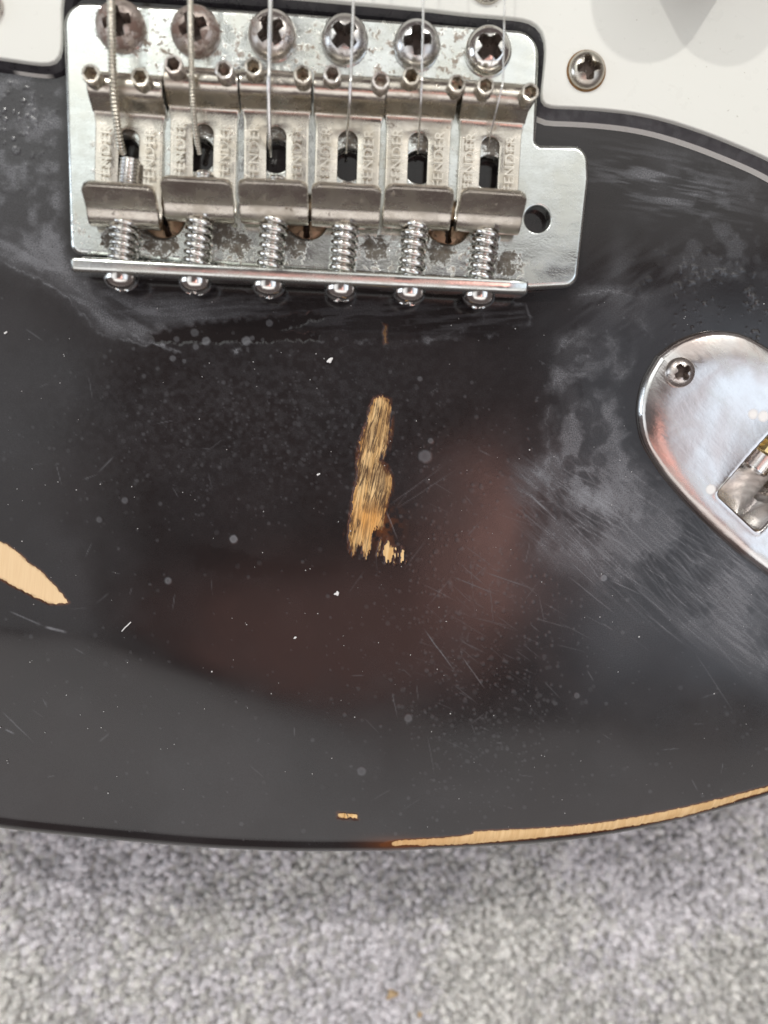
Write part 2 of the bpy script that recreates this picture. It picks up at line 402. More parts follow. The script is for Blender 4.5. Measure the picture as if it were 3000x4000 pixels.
# carpet
k = NT("grey_carpet_pile")
cc = k.attr('tint').outputs['Color']; k.set('Base Color', k.mix(k.noise(3.0, 3), cc, k.mix(0.85, (0.3, 0.3, 0.3), cc))); k.set('Roughness', 0.95); k.set('Specular IOR Level', 0.1)
try: k.set('Sheen Weight', 0.25)
except Exception: pass
k.bump(k.noise(6.0, 3), 0.25); M_pile = k.m
k = NT("grey_carpet_backing")
k.set('Base Color', k.mix(k.noise(0.55, 3, 0.6), (0.46, 0.455, 0.445), (0.66, 0.65, 0.62))); k.set('Roughness', 1.0); k.bump(k.noise(0.6, 3), 2.0); M_back = k.m
k = NT("lint"); k.set('Base Color', (0.8, 0.79, 0.78, 1)); k.set('Roughness', 0.8); M_lint = k.m
k = NT("tan_crumb"); k.set('Base Color', k.mix(k.noise(1.5, 3), (0.42, 0.28, 0.14), (0.62, 0.47, 0.3))); k.set('Roughness', 0.85); M_crumb = k.m

# ------------------------------------------------------------------ carpet
ZC = -45.0
carpet = put("carpet", mesh_np("carpet", [(-2500, -2500, ZC - 0.45), (2500, -2500, ZC - 0.45), (2500, 2500, ZC - 0.45), (-2500, 2500, ZC - 0.45)], [[0, 1, 2, 3]], False),
             M_back, kind="structure", label="mottled grey cut-pile carpet under the guitar", category="carpet")
def build_pile():
    pitch = 1.4
    gx = np.arange(-135, 135, pitch); gy = np.arange(-165, -58, pitch)
    X, Y = np.meshgrid(gx, gy, indexing='ij'); X = X.ravel(); Y = Y.ravel(); n = len(X)
    X = X + rng.uniform(-.75, .75, n); Y = Y + rng.uniform(-.75, .75, n)
    tone = fbm(X, Y, 22, 90, 3) ; clump = fbm(X, Y, 4.0, 91, 2)
    tone2 = rng.random(n)
    v = 0.74 + 0.22 * (tone - 0.5) + 0.34 * (clump - 0.5) + 0.34 * (tone2 - 0.5)
    v = np.where(tone2 > 0.86, v + 0.24, v); v = np.clip(v, 0.32, 0.97)
    cool = fbm(X, Y, 30, 95, 2) + 0.3 * (rng.random(n) - .5)
    warm = np.stack([v * 1.0, v * 0.985, v * 0.93], 1); coolc = np.stack([v * 0.985, v * 0.955, v * 0.985], 1)
    t = sstep(0.35, 0.65, cool)[:, None]; C = warm * (1 - t) + coolc * t
    H = rng.uniform(3.0, 3.9, n) + 1.2 * (clump - .5); R = rng.uniform(0.75, 1.2, n)
    lean = rng.normal(0, 0.6, (n, 2)) + np.stack([2.0 * (fbm(X, Y, 9, 97, 2) - .5), 2.0 * (fbm(X, Y, 9, 98, 2) - .5)], 1)
    ns = 6; th = np.linspace(0, 2 * np.pi, ns, endpoint=False)
    prof = np.array([(0.0, .55), (0.45, .85), (0.78, 1.0), (0.93, .72), (1.0, .28)])
    V = []; 
    tw = rng.uniform(0, 6.28, n)
    for q, (h, r) in enumerate(prof):
        a = th[None] + tw[:, None] + h * 1.4
        rad = (R * r)[:, None] * rng.uniform(0.72, 1.22, (n, ns))
        cx = X + lean[:, 0] * h ** 1.5; cy = Y + lean[:, 1] * h ** 1.5
        V.append(np.stack([cx[:, None] + rad * np.cos(a), cy[:, None] + rad * np.sin(a), (ZC - 2.4 + H * h)[:, None] + rng.normal(0, .12, (n, ns))], -1))
    V = np.stack(V, 1)                       # n,5,6,3
    base = grid_faces(5, ns, True)[:, ::-1]; cap = np.array([[4 * ns, 4 * ns + 1, 4 * ns + 2, 4 * ns + 3], [4 * ns + 3, 4 * ns + 4, 4 * ns + 5, 4 * ns]])
    base = np.vstack([base, cap]); nvp = 5 * ns
    F = (base[None] + (np.arange(n) * nvp)[:, None, None]).reshape(-1, 4)
    me = mesh_np("carpet_pile", V.reshape(-1, 3), F)
    ca = me.color_attributes.new('tint', 'FLOAT_COLOR', 'POINT')
    shade = np.repeat(C, nvp, 0)
    ca.data.foreach_set('color', np.hstack([shade, np.ones((len(shade), 1))]).astype(np.float32).ravel())
    return me
put("carpet_pile", build_pile(), M_pile, carpet, kind="stuff")

# ------------------------------------------------------------------ the guitar
Mg = Matrix.Translation((0, 0, ZC * S))
guitar = put("electric_guitar", None, None, None, Mg, category="electric guitar",
             label="worn black electric guitar with chrome bridge and white pickguard lying on grey carpet")

# ---- body: one surface, height field with rounded edge and forearm contour
edge_px = [(-700, 3080), (-300, 3200), (0, 3250), (271, 3281), (542, 3305), (814, 3322), (1150, 3333), (1500, 3331), (1771, 3318), (2133, 3297), (2404, 3261), (2675, 3203), (3000, 3112), (3300, 2995), (3600, 2850)]
RND = 4.2
E = np.array([U(a, b, -2.6 - 3.6 * min(1.2, max(0, (1500 - a) / 1500)))[:2] for a, b in edge_px])
left_ext = np.array([(-150., 20.), (-146., -8.), (-136., -26), (-118., -39)]); right_ext = np.array([(116., -22.), (132., -4.), (143., 20.), (150., 55.)])
Ef = spline(np.vstack([left_ext, E, right_ext]), 900)
def y_edge(x): return np.interp(x, Ef[:, 0], Ef[:, 1])
xs = np.concatenate([np.linspace(-150, -66, 40, endpoint=False), np.arange(-66, 66, 0.165), np.linspace(66, 150, 40)])
NR = 40
ang = np.linspace(0, np.pi / 2, NR, endpoint=False)
dfine = RND * (1 - np.cos(ang))                       # distance in from the edge within the round-over
rest = np.concatenate([np.arange(RND, 128, 0.165), np.linspace(129, 190, 14)])
D = np.concatenate([dfine, rest])
X, DD = np.meshgrid(xs, D, indexing='ij')
ye = y_edge(X); slope = np.gradient(y_edge(xs), xs)[:, None]
cosn = 1 / np.sqrt(1 + np.clip(slope, -1.2, 1.2) ** 2)
DV = np.where(DD < RND, DD / cosn * 1.0, DD + RND * (1 / cosn - 1))
Y = ye + DV
dn = np.minimum(DD, RND)
Z = -(RND - np.sqrt(np.maximum(RND ** 2 - (RND - dn) ** 2, 0)))
Z = Z - 0.0
PX, PY = PIX(X, Y, Z)
# forearm contour: surface falls away below-left of this crease
crease = spline([(-900, 2250), (-400, 2400), (0, 2465), (300, 2490), (560, 2560), (900, 2720), (1300, 2865), (1700, 3000), (2300, 3400), (3200, 4200)], 60)
cy_ = np.interp(PX, crease[:, 0], crease[:, 1])
dd = (PY - cy_) / 26.0                                # mm below the crease
fall = np.where(dd > -20, np.log1p(np.exp(np.clip(dd / 1.9, -8, 30))) * 1.9, 0)
amt = np.clip((1500 - PX) / 1500, 0, 1.4) ** 0.7
Z = Z - fall * 0.135 * amt
PX, PY = PIX(X, Y, Z)

x, y = PX, PY
n1 = fbm(x, y, 60, 1); n2 = fbm(x, y, 18, 5); n3 = fbm(x, y, 240, 9); n4 = fbm(x, y, 9, 13, 2)
wob = lambda s, a, seed: ((fbm(x, y, s, seed) - .5) * a, (fbm(x, y, s, seed + 50) - .5) * a)

# bare wood
centre = [(1462, 1556), (1440, 1611), (1424, 1677), (1403, 1725), (1397, 1786), (1395, 1847), (1383, 1908), (1373, 1978), (1367, 2035), (1352, 2091), (1356, 2146), (1395, 2155), (1420, 2172), (1452, 2166), (1458, 2100), (1480, 2075), (1497, 2045),
          (1499, 2002), (1507, 1961), (1526, 1908), (1527, 1856), (1509, 1815), (1478, 1797), (1501, 1778), (1514, 1738), (1527, 1685), (1527, 1628), (1523, 1561), (1490, 1550)]
dwx, dwy = wob(22, 16, 100)
vg = fbm((x + (y - 1800) * 0.15), y * 0.045, 6, 125, 3)
sdc = poly_sd(x + dwx * .35 + (vg - .5) * 16, y + (vg - .5) * 60, centre)
frag1 = poly_sd(x + dwx, y + dwy, [(1475, 2112), (1520, 2118), (1545, 2150), (1541, 2198), (1500, 2190), (1470, 2165)])
frag2 = poly_sd(x + dwx, y + dwy, [(1535, 2125), (1570, 2140), (1600, 2180), (1612, 2218), (1580, 2205), (1548, 2180)])
vs_ = fbm((x + (y - 1800) * 0.13) , y * 0.05, 7, 120, 3)      # streaky tearing at the foot of the patch
foot = sstep(2010, 2150, y) * ell(x, y, 1470, 2130, 190, 150)
sdc = sdc - foot * (vs_ - 0.40) * 95
frag1 = frag1 - (vs_ - 0.33) * 95; frag2 = frag2 - (vs_ - 0.30) * 120
left = [(-300, 2010), (-120, 2050), (0, 2117), (30, 2129), (60, 2150), (99, 2190), (136, 2214), (169, 2241), (193, 2271), (229, 2304), (253, 2334), (268, 2352), (235, 2360), (196, 2359), (151, 2338), (90, 2308), (30, 2278), (0, 2260), (-150, 2180), (-300, 2120)]
sdl = poly_sd(x + dwx * .6, y + dwy * .6, left)
stripU = spline([(1490, 3300), (1530, 3288), (1600, 3281), (1740, 3272), (1846, 3259), (1872, 3247), (2130, 3235), (2400, 3206), (2700, 3148), (3000, 3072), (3300, 2985), (3600, 2880)], 80)
stripL = spline([(3600, 2895), (3300, 3000), (3000, 3088), (2700, 3180), (2404, 3237), (2133, 3270), (1862, 3294), (1700, 3302), (1560, 3303), (1490, 3301)], 80)
sds = poly_sd(x + dwx * .25, y + dwy * .35, np.vstack([stripU, stripL]))
chip = np.maximum(poly_sd(x + dwx * .8, y + dwy * .8, [(1322, 3176), (1352, 3178), (1352, 3195), (1322, 3192)]), poly_sd(x + dwx * .8, y + dwy * .8, [(1358, 3181), (1394, 3184), (1396, 3199), (1360, 3195)]))
chip2 = poly_sd(x + dwx, y + dwy, [(1492, 1262), (1512, 1266), (1514, 1345), (1496, 1350)]) - 4 * (n4 - .1)
sdc = sdc - 10 * sstep(.5, .62, vg)
sdw = np.maximum.reduce([sdc, frag1, frag2, sdl, sds, chip, chip2 - 4])
wood = np.maximum(sstep(-5, 5, np.maximum.reduce([sdl, sds]) + (fbm(x, y, 12, 470, 3) - .5) * 7), sstep(-9, 8, np.maximum.reduce([sdc, frag1, frag2, chip, chip2 - 4]) + (n4 - .5) * 10))
burn = np.clip(sstep(-15, -1, np.maximum.reduce([sdc, frag1 - 4, frag2 - 6, chip])) * 0.42 * (0.3 + n1) + sstep(-10, 0, sdl) * 0.6 + sstep(-9, 0, sds) * 0.8 + 0.3 * sstep(-6, 2, chip2), 0, 1)
red = ell(x, y, 1540, 3300, 110, 26); burn = np.clip(burn + red * 0.8, 0, 1); wood = wood * (1 - 0.9 * sstep(.55, .95, ell(x, y, 1500, 3296, 60, 30)))
burn = np.clip(burn + 0.55 * ell(x, y, 1500, 2060, 60, 80) * sstep(.35, .6, n2), 0, 1)
streak = (sdc > -30) * (y > 1400) * (y < 2300) * (0.55 + 0.9 * sstep(.45, .62, n1)) * np.where(x < 1330, 0, 1)
streak = np.clip(streak, 0, 1) * np.clip(1.15 - 0.6 * ell(x, y, 1440, 2000, 50, 50) - .5 * ell(x, y, 1505, 1870, 30, 60) - 0.5 * ell(x, y, 1500, 1700, 25, 60), 0, 1)
amber = np.clip(1.0 * ell(x, y, 1425, 2030, 45, 70) + .7 * ell(x, y, 1480, 2010, 35, 60) + .8 * ell(x, y, 1410, 1720, 25, 60) + 0.6 * sstep(12, 0, sdc) * (sdc > -20) + .8 * ell(x, y, 1640, 3285, 150, 40), 0, 1) * .75
stain = np.clip(sstep(16, -4, sdc) * (sdc > -25) * sstep(.35, .65, n2) * .8 + sstep(10, -3, sdl) * (sdl > -20) * .55 * sstep(.3, .6, n2) + .5 * ell(x, y, 1480, 1830, 40, 28) + .45 * sstep(.5, .7, n1) * (sdc > -20) + .9 * sstep(-25, 0, chip2) + sstep(6, -2, sds) * (sds > -12) * .35 * sstep(.4, .6, n2), 0, 1)
pale = np.clip(sstep(-8, 4, sdl) + sstep(-6, 2, sds) * 0.35, 0, 1)

# polish film, smears, droplets, scratches (deposits with shapes of their own)
film = np.zeros_like(x)
def streaks(angle_deg, width, length, seed, octv=3):
    c, s = math.cos(math.radians(angle_deg)), math.sin(math.radians(angle_deg))
    return fbm((x * c + y * s) / length, (-x * s + y * c) / width, 1.0, seed, octv)
film += 0.012 * sstep(.4, .7, n3)
# upper left: crusty grey patch beside the bridge
ul = sstep(30, -30, x - 245) * sstep(1150, 800, y) * sstep(230, 300, y)
film += ul * (0.07 + 0.20 * sstep(.42, .72, n1) + 0.30 * sstep(.62, .8, n2) * ell(x, y, 40, 500, 110, 110))
film += 0.10 * ell(x, y, 200, 1060, 120, 90, 35) * n2 + 0.12 * ell(x, y, 330, 1150, 150, 60, 45)
# jagged lacquer edge running down-left of the bridge
j1 = line_d(x + dwx * 1.6, y + dwy * 1.6, [(-50, 985), (60, 1050), (150, 1085), (260, 1160), (340, 1250), (400, 1310), (500, 1330), (560, 1345), (640, 1350)])
film += 0.22 * sstep(7, 0, j1) * np.clip(2.4 * n1 - .7, 0, 1)
sm = poly_sd(x + dwx * 2.5, y + dwy * 2.5, [(-100, 900), (240, 900), (300, 1090), (520, 1180), (1000, 1200), (980, 1260), (700, 1300), (560, 1335), (430, 1310), (340, 1240), (260, 1150), (150, 1080), (-50, 980)])
film += sstep(-30, 50, sm) * (0.04 + 0.20 * sstep(.32, .7, streaks(28, 40, 120, 205)) * sstep(1100, 300, x))
below = poly_sd(x + dwx * 2, y + dwy * 2, [(330, 1100), (1000, 1130), (2050, 1190), (2080, 1260), (1880, 1320), (1500, 1335), (1100, 1330), (700, 1370), (560, 1330), (430, 1240)])
film += 0.07 * sstep(0, 30, below) * sstep(.4, .65, streaks(-4, 12, 120, 210)) * sstep(1250, 1180, y - .05 * x)
film += 0.14 * sstep(10, 0, np.abs(below)) * sstep(.5, .7, n1)
# dusty zone across the middle
mid = ell(x, y, 1000, 1600, 800, 330)
film += 0.034 * mid * (0.2 + sstep(.3, .7, n2))
film += 0.045 * ell(x, y, 360, 2080, 150, 420, -10) * sstep(.25, .7, n3) + 0.02 * ell(x, y, 60, 1700, 260, 500)
# right: milky swirls next to the jack plate
sw = poly_sd(x + dwx * 3, y + dwy * 3, [(2170, 1330), (2280, 1290), (2390, 1330), (2410, 1430), (2330, 1480), (2300, 1500), (2420, 1540), (2440, 1660), (2500, 1800), (2560, 1960), (2500, 2060), (2300, 2020), (2150, 1960), (2100, 1850), (2150, 1700), (2190, 1580), (2150, 1450)])
swn = streaks(-25, 26, 90, 220)
wn = fbm(x + (n3 - .5) * 300, y + (n1 - .5) * 120, 70, 440, 5)
film += sstep(-30, 60, sw) * (0.045 + 0.19 * sstep(.36, .66, wn))
hole1 = poly_sd(x + dwx * 2, y + dwy * 2, [(2200, 1480), (2280, 1470), (2290, 1540), (2230, 1620), (2180, 1740), (2150, 1740), (2170, 1600)])
film *= 1 - 0.75 * sstep(-5, 25, hole1)
for pts, w, a in (([(2260, 1150), (2380, 1130), (2500, 1180), (2520, 1290), (2500, 1400), (2400, 1480)], 9, .22), ([(2170, 1480), (2130, 1650), (2150, 1770), (2110, 1860), (2080, 1990)], 7, .22),
                  ([(2200, 1340), (2300, 1300), (2400, 1330), (2410, 1460)], 8, .16), ([(1520, 1330), (1700, 1320), (1850, 1275), (1900, 1230)], 7, .14)):
    ld = line_d(x + dwx * 2.5, y + dwy * 2.5, pts); film += (.45 * a * sstep(w, 0, ld) + .35 * a * sstep(6 * w, 0, ld)) * np.clip(2.6 * n1 - .8, 0, 1)
film += 0.075 * ell(x, y, 2450, 1150, 260, 150, -30) * sstep(.35, .7, streaks(-35, 30, 140, 230, 4)) + .05 * ell(x, y, 2420, 1050, 40, 150)
pb = poly_sd(x + dwx * 2, y + dwy * 2, [(420, 1140), (1000, 1155), (1120, 1200), (1000, 1235), (760, 1262), (600, 1285), (520, 1240)])
film += 0.085 * sstep(-15, 40, pb) * (.4 + n3)
film += 0.28 * ell(x, y, 2600, 720, 260, 90, 14) * sstep(.42, .68, streaks(10, 14, 130, 240)) + 0.10 * ell(x, y, 2620, 620, 60, 120, 10) * n1
film += 0.10 * ell(x, y, 2850, 900, 220, 250) * sstep(.45, .7, n1)
# swept scratches below the jack plate
band = sstep(-150, 40, poly_sd(x, y, [(2080, 1880), (2420, 1900), (2700, 2040), (3100, 2350), (3200, 2700), (2750, 2420), (2400, 2250), (2150, 2110)]))
for a_, w_, l_, sd_, am in ((38, 7, 260, 250, .26), (44, 6, 220, 255, .22), (30, 8, 200, 260, .2), (55, 6, 160, 262, .14)):
    film += .55 * am * band * sstep(.54, .76, streaks(a_, w_, l_, sd_, 2)) * np.clip(3.4 * fbm(x, y, 170, sd_ + 400) - 1.2, 0, 1.5)
film += 0.19 * band * sstep(.36, .68, fbm(x + (n1 - .5) * 90, y + (n2 - .5) * 60, 130, 430, 5))
film += 0.06 * ell(x, y, 2420, 2480, 160, 170, 30) + 0.05 * ell(x, y, 2600, 2350, 500, 200, 20) * n1
# lower half: thin even bloom
film += 0.012 * sstep(2500, 3000, y) * (0.5 + n3) + 0.006
# polished clean patches
clean = poly_sd(x + dwx * 4, y + dwy * 3, [(740, 2140), (860, 2120), (980, 2160), (1200, 2200), (1350, 2190), (1340, 2250), (1100, 2270), (900, 2260), (760, 2230)])
film *= 1 - 0.9 * sstep(-10, 30, clean)
clean2 = poly_sd(x + dwx * 2, y + dwy * 2, [(580, 1300), (800, 1260), (1250, 1215), (1270, 1240), (1100, 1290), (1250, 1300), (1250, 1330), (800, 1345), (600, 1340)])
film *= 1 - 0.95 * sstep(-8, 12, clean2)
film *= 1 - 0.6 * ell(x, y, 950, 2450, 420, 200)
film += 0.34 * ell(x, y, 925, 1370, 14, 12) * sstep(.4, .6, n4)

# droplets
spot = np.zeros_like(x)
xi = xs; 
def stamp(cx, cy, r, a, ring=0.0):
    # local update in the vertex grid
    cxm = U(cx, cy, 0); i0 = np.searchsorted(xs, cxm[0] - r / 20 - .6); i1 = np.searchsorted(xs, cxm[0] + r / 20 + .6)
    d0 = cxm[1] - np.interp(cxm[0], xs, y_edge(xs)); j0 = np.searchsorted(D, max(0, d0 - r / 20 - 1.4)); j1_ = np.searchsorted(D, d0 + r / 20 + 1.4)
    if i1 <= i0 or j1_ <= j0: return
    sl = (slice(i0, i1), slice(j0, j1_)); d = np.hypot(x[sl] - cx, y[sl] - cy) + (n4[sl] - .5) * r * .22
    v = a * sstep(r * 1.15, r * 0.7, d)
    if ring: v = v * (1 - ring * sstep(r * .8, r * .2, d))
    spot[sl] = np.maximum(spot[sl], v)
dr = np.random.default_rng(3)
cnt = 0
while cnt < 2600:
    cx, cy = dr.uniform(0, 3000), dr.uniform(1150, 3300)
    dens = 0.85 * math.exp(-((cx - 1850) / 330) ** 2 - ((cy - 2350) / 520) ** 2) + 0.75 * math.exp(-((cx - 1050) / 520) ** 2 - ((cy - 1680) / 260) ** 2) + 0.6 * math.exp(-((cx - 1850) / 300) ** 2 - ((cy - 2850) / 260) ** 2) + 0.06
    if dr.random() > dens: continue
    cnt += 1
    r = min(2.8 + dr.exponential(2.0), 10); stamp(cx, cy, r, dr.uniform(.04, .22) * (0.6 if r > 9 else 1.0))
for cx, cy, r, a in ((1660, 1782, 26, .5), (1682, 1722, 11, .5), (912, 2106, 16, .85), (657, 2268, 14, .6), (805, 1333, 17, .6), (962, 1332, 18, .65), (1052, 1262, 14, .5), (675, 1400, 12, .5), (488, 1955, 13, .45), (388, 2030, 12, .4),
                     (1412, 3012, 18, .45), (985, 1320, 9, .4), (2358, 2258, 13, .7), (1595, 2805, 16, .45), (2253, 2717, 12, .4), (760, 1300, 16, .35), (765, 1355, 12, .4), (720, 1410, 9, .4), (1640, 1480, 10, .4), (690, 1325, 12, .35)):
    stamp(cx, cy, r, a, 0.2)
# fine individual scratches
scr = np.zeros_like(x)
def scratch(x0, y0, x1, y1, w, a):
    bx0, bx1 = sorted((x0, x1)); by0, by1 = sorted((y0, y1))
    A_ = U(bx0 - 12, by1 + 12, 0); B_ = U(bx1 + 12, by0 - 12, 0)
    i0 = np.searchsorted(xs, A_[0] - 1.5); i1 = np.searchsorted(xs, B_[0] + 1.5)
    yy = y_edge(np.array([A_[0], B_[0], (A_[0] + B_[0]) / 2])); j0 = np.searchsorted(D, max(0, A_[1] - yy.max() - 2.5)); j1_ = np.searchsorted(D, max(0, B_[1] - yy.min() + 2.5))
    if i1 <= i0 or j1_ <= j0: return
    sl = (slice(i0, i1), slice(j0, j1_)); ex, ey = x1 - x0, y1 - y0; L2 = ex * ex + ey * ey
    t = ((x[sl] - x0) * ex + (y[sl] - y0) * ey) / L2; tc = np.clip(t, 0, 1)
    d = np.hypot(x[sl] - x0 - tc * ex + (n1[sl] - .5) * 6, y[sl] - y0 - tc * ey)
    v = a * sstep(w, w * .3, d) * sstep(0, .25, tc) * sstep(1.0, .6, tc) * np.clip(.35 + 1.3 * n2[sl], 0, 1)
    scr[sl] = np.maximum(scr[sl], v)
for q in range(90):
    cx, cy = dr.normal(1850, 230), dr.normal(2430, 230); L = dr.uniform(30, 190); a_ = math.radians(dr.choice([35, 38, 42, 30, -50, 85, 20]) + dr.normal(0, 5))
    scratch(cx, cy, cx + L * math.cos(a_), cy + L * math.sin(a_), dr.uniform(2.0, 3.2), dr.uniform(.05, .26))
for q in range(120):
    u_ = dr.uniform(0, 1); cx, cy = 2150 + 800 * u_ + dr.normal(0, 90), 1960 + 420 * u_ + dr.normal(0, 90); L = dr.uniform(60, 320); a_ = math.radians(dr.normal(40, 7))
    scratch(cx, cy, cx + L * math.cos(a_), cy + L * math.sin(a_), dr.uniform(2.4, 4.4), dr.uniform(.15, .42))
for q in range(60):
    cx, cy = dr.uniform(0, 3000), dr.uniform(1200, 3200); L = dr.uniform(20, 110); a_ = dr.uniform(0, 3.14)
    scratch(cx, cy, cx + L * math.cos(a_), cy + L * math.sin(a_), dr.uniform(2.2, 3.6), dr.uniform(.1, .4))
for s_ in ((1505, 1985, 1760, 1800, 2.6, .28), (1530, 2000, 1810, 1815, 2.6, .24), (1505, 1985, 1560, 2120, 3, .5), (0, 2770, 140, 2910, 3.5, .4), (18, 2848, 60, 2868, 5, .7), (30, 2385, 180, 2450, 4, .55), (170, 2448, 268, 2472, 7, .95), (385, 2900, 430, 2860, 4, .35),
           (1650, 2450, 1790, 2640, 3, .6), (1800, 2560, 1900, 2700, 3, .5), (1760, 2250, 1960, 2330, 3, .4), (1880, 2230, 2110, 2310, 3, .45), (2370, 2260, 2520, 2330, 3, .5)):
    scratch(*s_)
film = 0.85 * np.clip(film, 0, .75) * (1 - wood)
# real relief: chipped-off finish sits lower, crust and droplets slightly proud
Z = Z - 0.12 * wood * np.where(sds > -10, .4, 1.0) + 0.03 * np.clip(spot, 0, 1) + 0.05 * film * (n2 - .3) + 0.09 * ul * (sstep(.55, .8, n2) - .3) * ell(x, y, 60, 480, 170, 200)
Z = Z - 0.12 * sstep(-4, 6, clean2) * 0.5
crust = ell(x, y, 2850, 1180, 260, 170, 20); bb = sstep(.66, .82, fbm(x, y, 16, 300, 2)) * sstep(.45, .6, n1)
Z = Z + 0.11 * bb * crust; film = np.clip(film + .10 * bb * crust, 0, .8)

nx, ny = X.shape
V = np.stack([X, Y, Z], -1).reshape(-1, 3)
Fg = grid_faces(nx, ny)[:, ::-1]
# opening under the jack plate scoop
jc = np.array([U(2655, 1460, 1.6)[:2], U(3000, 1790, 1.6)[:2]]); jdir = jc[1] - jc[0]; jdir /= np.linalg.norm(jdir); jperp = np.array([jdir[1], -jdir[0]])
if jperp[0] > 0: jperp = -jperp                       # towards the lower left of the photo
corner = U(2800, 1928, 1.6)[:2] - jc[0]; cu, cv = corner.dot(jdir), corner.dot(jperp)
JL = 22.5
fc = V[Fg].mean(1)[:, :2] - jc[0]; fu, fv = fc @ jdir, fc @ jperp
keep = ~((fu > cu - 1.2) & (fu < 2 * JL - cu + 1.2) & (np.abs(fv) < cv + 1.2))
Fg = Fg[keep]
# side wall and back
ring = np.concatenate([np.arange(nx) * ny])           # edge verts (D=0) left to right
b0 = len(V); wall = []
levels = [-14.0, -34.0]
for zz in levels: wall.append(np.stack([V[ring, 0], V[ring, 1], np.full(nx, zz)], 1))
rb = np.linspace(0, np.pi / 2, 8)[1:]
for t in rb: wall.append(np.stack([V[ring, 0], V[ring, 1] + RND * (1 - np.cos(t)), np.full(nx, -36.5) - RND * np.sin(t)], 1))
wall.append(np.stack([V[ring, 0], np.full(nx, V[:, 1].max()), np.full(nx, -44.0)], 1))
Fw = []; prev = ring
for w_ in wall:
    cur = np.arange(nx) + b0; V = np.vstack([V, w_]); b0 += nx
    Fw.append(np.stack([prev[:-1], cur[:-1], cur[1:], prev[1:]], 1)); prev = cur
F = np.vstack([Fg] + Fw)
me = mesh_np("body", V, F)
for nm, arr in (('wood', wood), ('burn', burn), ('film', film), ('spot', spot), ('scratch', scr), ('streak', streak), ('pale', pale), ('amber', amber), ('stain', stain)):
    at = me.attributes.new(nm, 'FLOAT', 'POINT'); full = np.zeros(len(V), np.float32); full[:arr.size] = arr.ravel(); at.data.foreach_set('value', full)
body = put("body", me, M_body, guitar, label="black lacquered body with bare wood wear patches")

# ---- screw heads
def screw_head(name, R, h, cross=0.62, depth=0.55, wid=0.2, slot=False, n=64, m=30):
    th = np.linspace(0, 2 * np.pi, n, endpoint=False); rr = np.linspace(0, 1, m) ** 0.9
    r, t = np.meshgrid(rr, th, indexing='ij')
    z = h * np.sqrt(np.maximum(1 - (r * 0.985) ** 2.3, 0))
    xx, yy = r * np.cos(t), r * np.sin(t)
    arm = lambda a, b: sstep(cross + .06, cross - .04, np.abs(a)) * sstep(wid * 1.15 * (1.12 - .55 * np.abs(a)), wid * .75 * (1.12 - .55 * np.abs(a)), np.abs(b))
    cr = arm(xx, yy) if slot else np.maximum(arm(xx, yy), arm(yy, xx))
    if not slot: cr = np.maximum(cr, sstep(wid * 1.75, wid * 1.35, r))
    z = z - cr * (depth + .35) * R * np.clip(1.15 - .35 * r, 0.35, 2)
    V = np.stack([xx * R, yy * R, z], -1)
    skirt = np.stack([R * np.cos(th), R * np.sin(th), np.full(n, -0.4)], -1)
    V = np.vstack([V.reshape(-1, 3), skirt])
    F = grid_faces(m + 1, n, True)
    me = mesh_np(name, V, F); crv = np.concatenate([cr.ravel(), np.zeros(n)])
    zc = np.concatenate([z.ravel(), np.zeros(n)])
    me.materials.append(None); me.materials.append(M_shade_grime)
    sharpen(me, 50)
    vi = np.zeros(len(me.loops), np.int32); me.loops.foreach_get('vertex_index', vi); fm = (crv[vi.reshape(-1, 4)].min(1) > .55).astype(np.int32)
    me.polygons.foreach_set('material_index', fm); return me
def place(p, rotz=0.0, tilt=(0, 0), s=1.0):
    return Matrix.Translation(Vector(p) * S) @ Matrix.Rotation(tilt[0], 4, 'X') @ Matrix.Rotation(tilt[1], 4, 'Y') @ Matrix.Rotation(rotz, 4, 'Z') @ Matrix.Scale(s, 4)

# ---- pickguard (three plies, bevelled rim)
pg_px = [(-900, 120), (-300, 190), (0, 224), (90, 238), (160, 248), (222, 249), (238, 225), (238, 120), (238, -10), (244, -60), (268, -78), (700, -48), (1100, -18), (1664, 33), (1823, 52), (2040, 70), (2100, 84), (2131, 112), (2138, 160), (2126, 300),
         (2112, 400), (2120, 413), (2241, 416), (2360, 424), (2482, 438), (2575, 457), (2663, 482), (2784, 524), (2904, 573), (3000, 615), (3150, 700), (3350, 840), (3600, 1050), (3900, 1150), (3900, -1500), (-900, -1500)]
pg = np.array([U(a, b, 2.35)[:2] for a, b in pg_px])
dense = []
for i in range(len(pg)):
    a, b = pg[i], pg[(i + 1) % len(pg)]; m = max(1, int(np.linalg.norm(b - a) / 1.0))
    for t in range(m): dense.append(a + (b - a) * t / m)
dense = np.array(dense)
for _ in range(3): dense = 0.25 * np.roll(dense, 1, 0) + 0.5 * dense + 0.25 * np.roll(dense, -1, 0)
dense = ccw(dense)
bm = bmesh.new(); last = None
for off, z in ((-.12, 1.55), (-0.05, 2.1), (0.03, 2.27), (0.16, 2.35)):
    L = [bm.verts.new((p[0], p[1], z)) for p in offset_poly(dense, off)]
    if last:
        for i in range(len(L)): bm.faces.new((last[i], last[(i + 1) % len(L)], L[(i + 1) % len(L)], L[i]))
    last = L
tri = tessellate_polygon([[v.co for v in last]])
for t in tri:
    try:
        f = bm.faces.new([last[i] for i in t])
    except ValueError: pass
bmesh.ops.recalc_face_normals(bm, faces=bm.faces)
for f in bm.faces: f.smooth = len(f.verts) == 4
pick = put("pickguard", finish("pickguard", bm), M_white, guitar, label="cream white pickguard around the bridge")
PXd, PYd = PIX(dense[:, 0], dense[:, 1], 2.0)
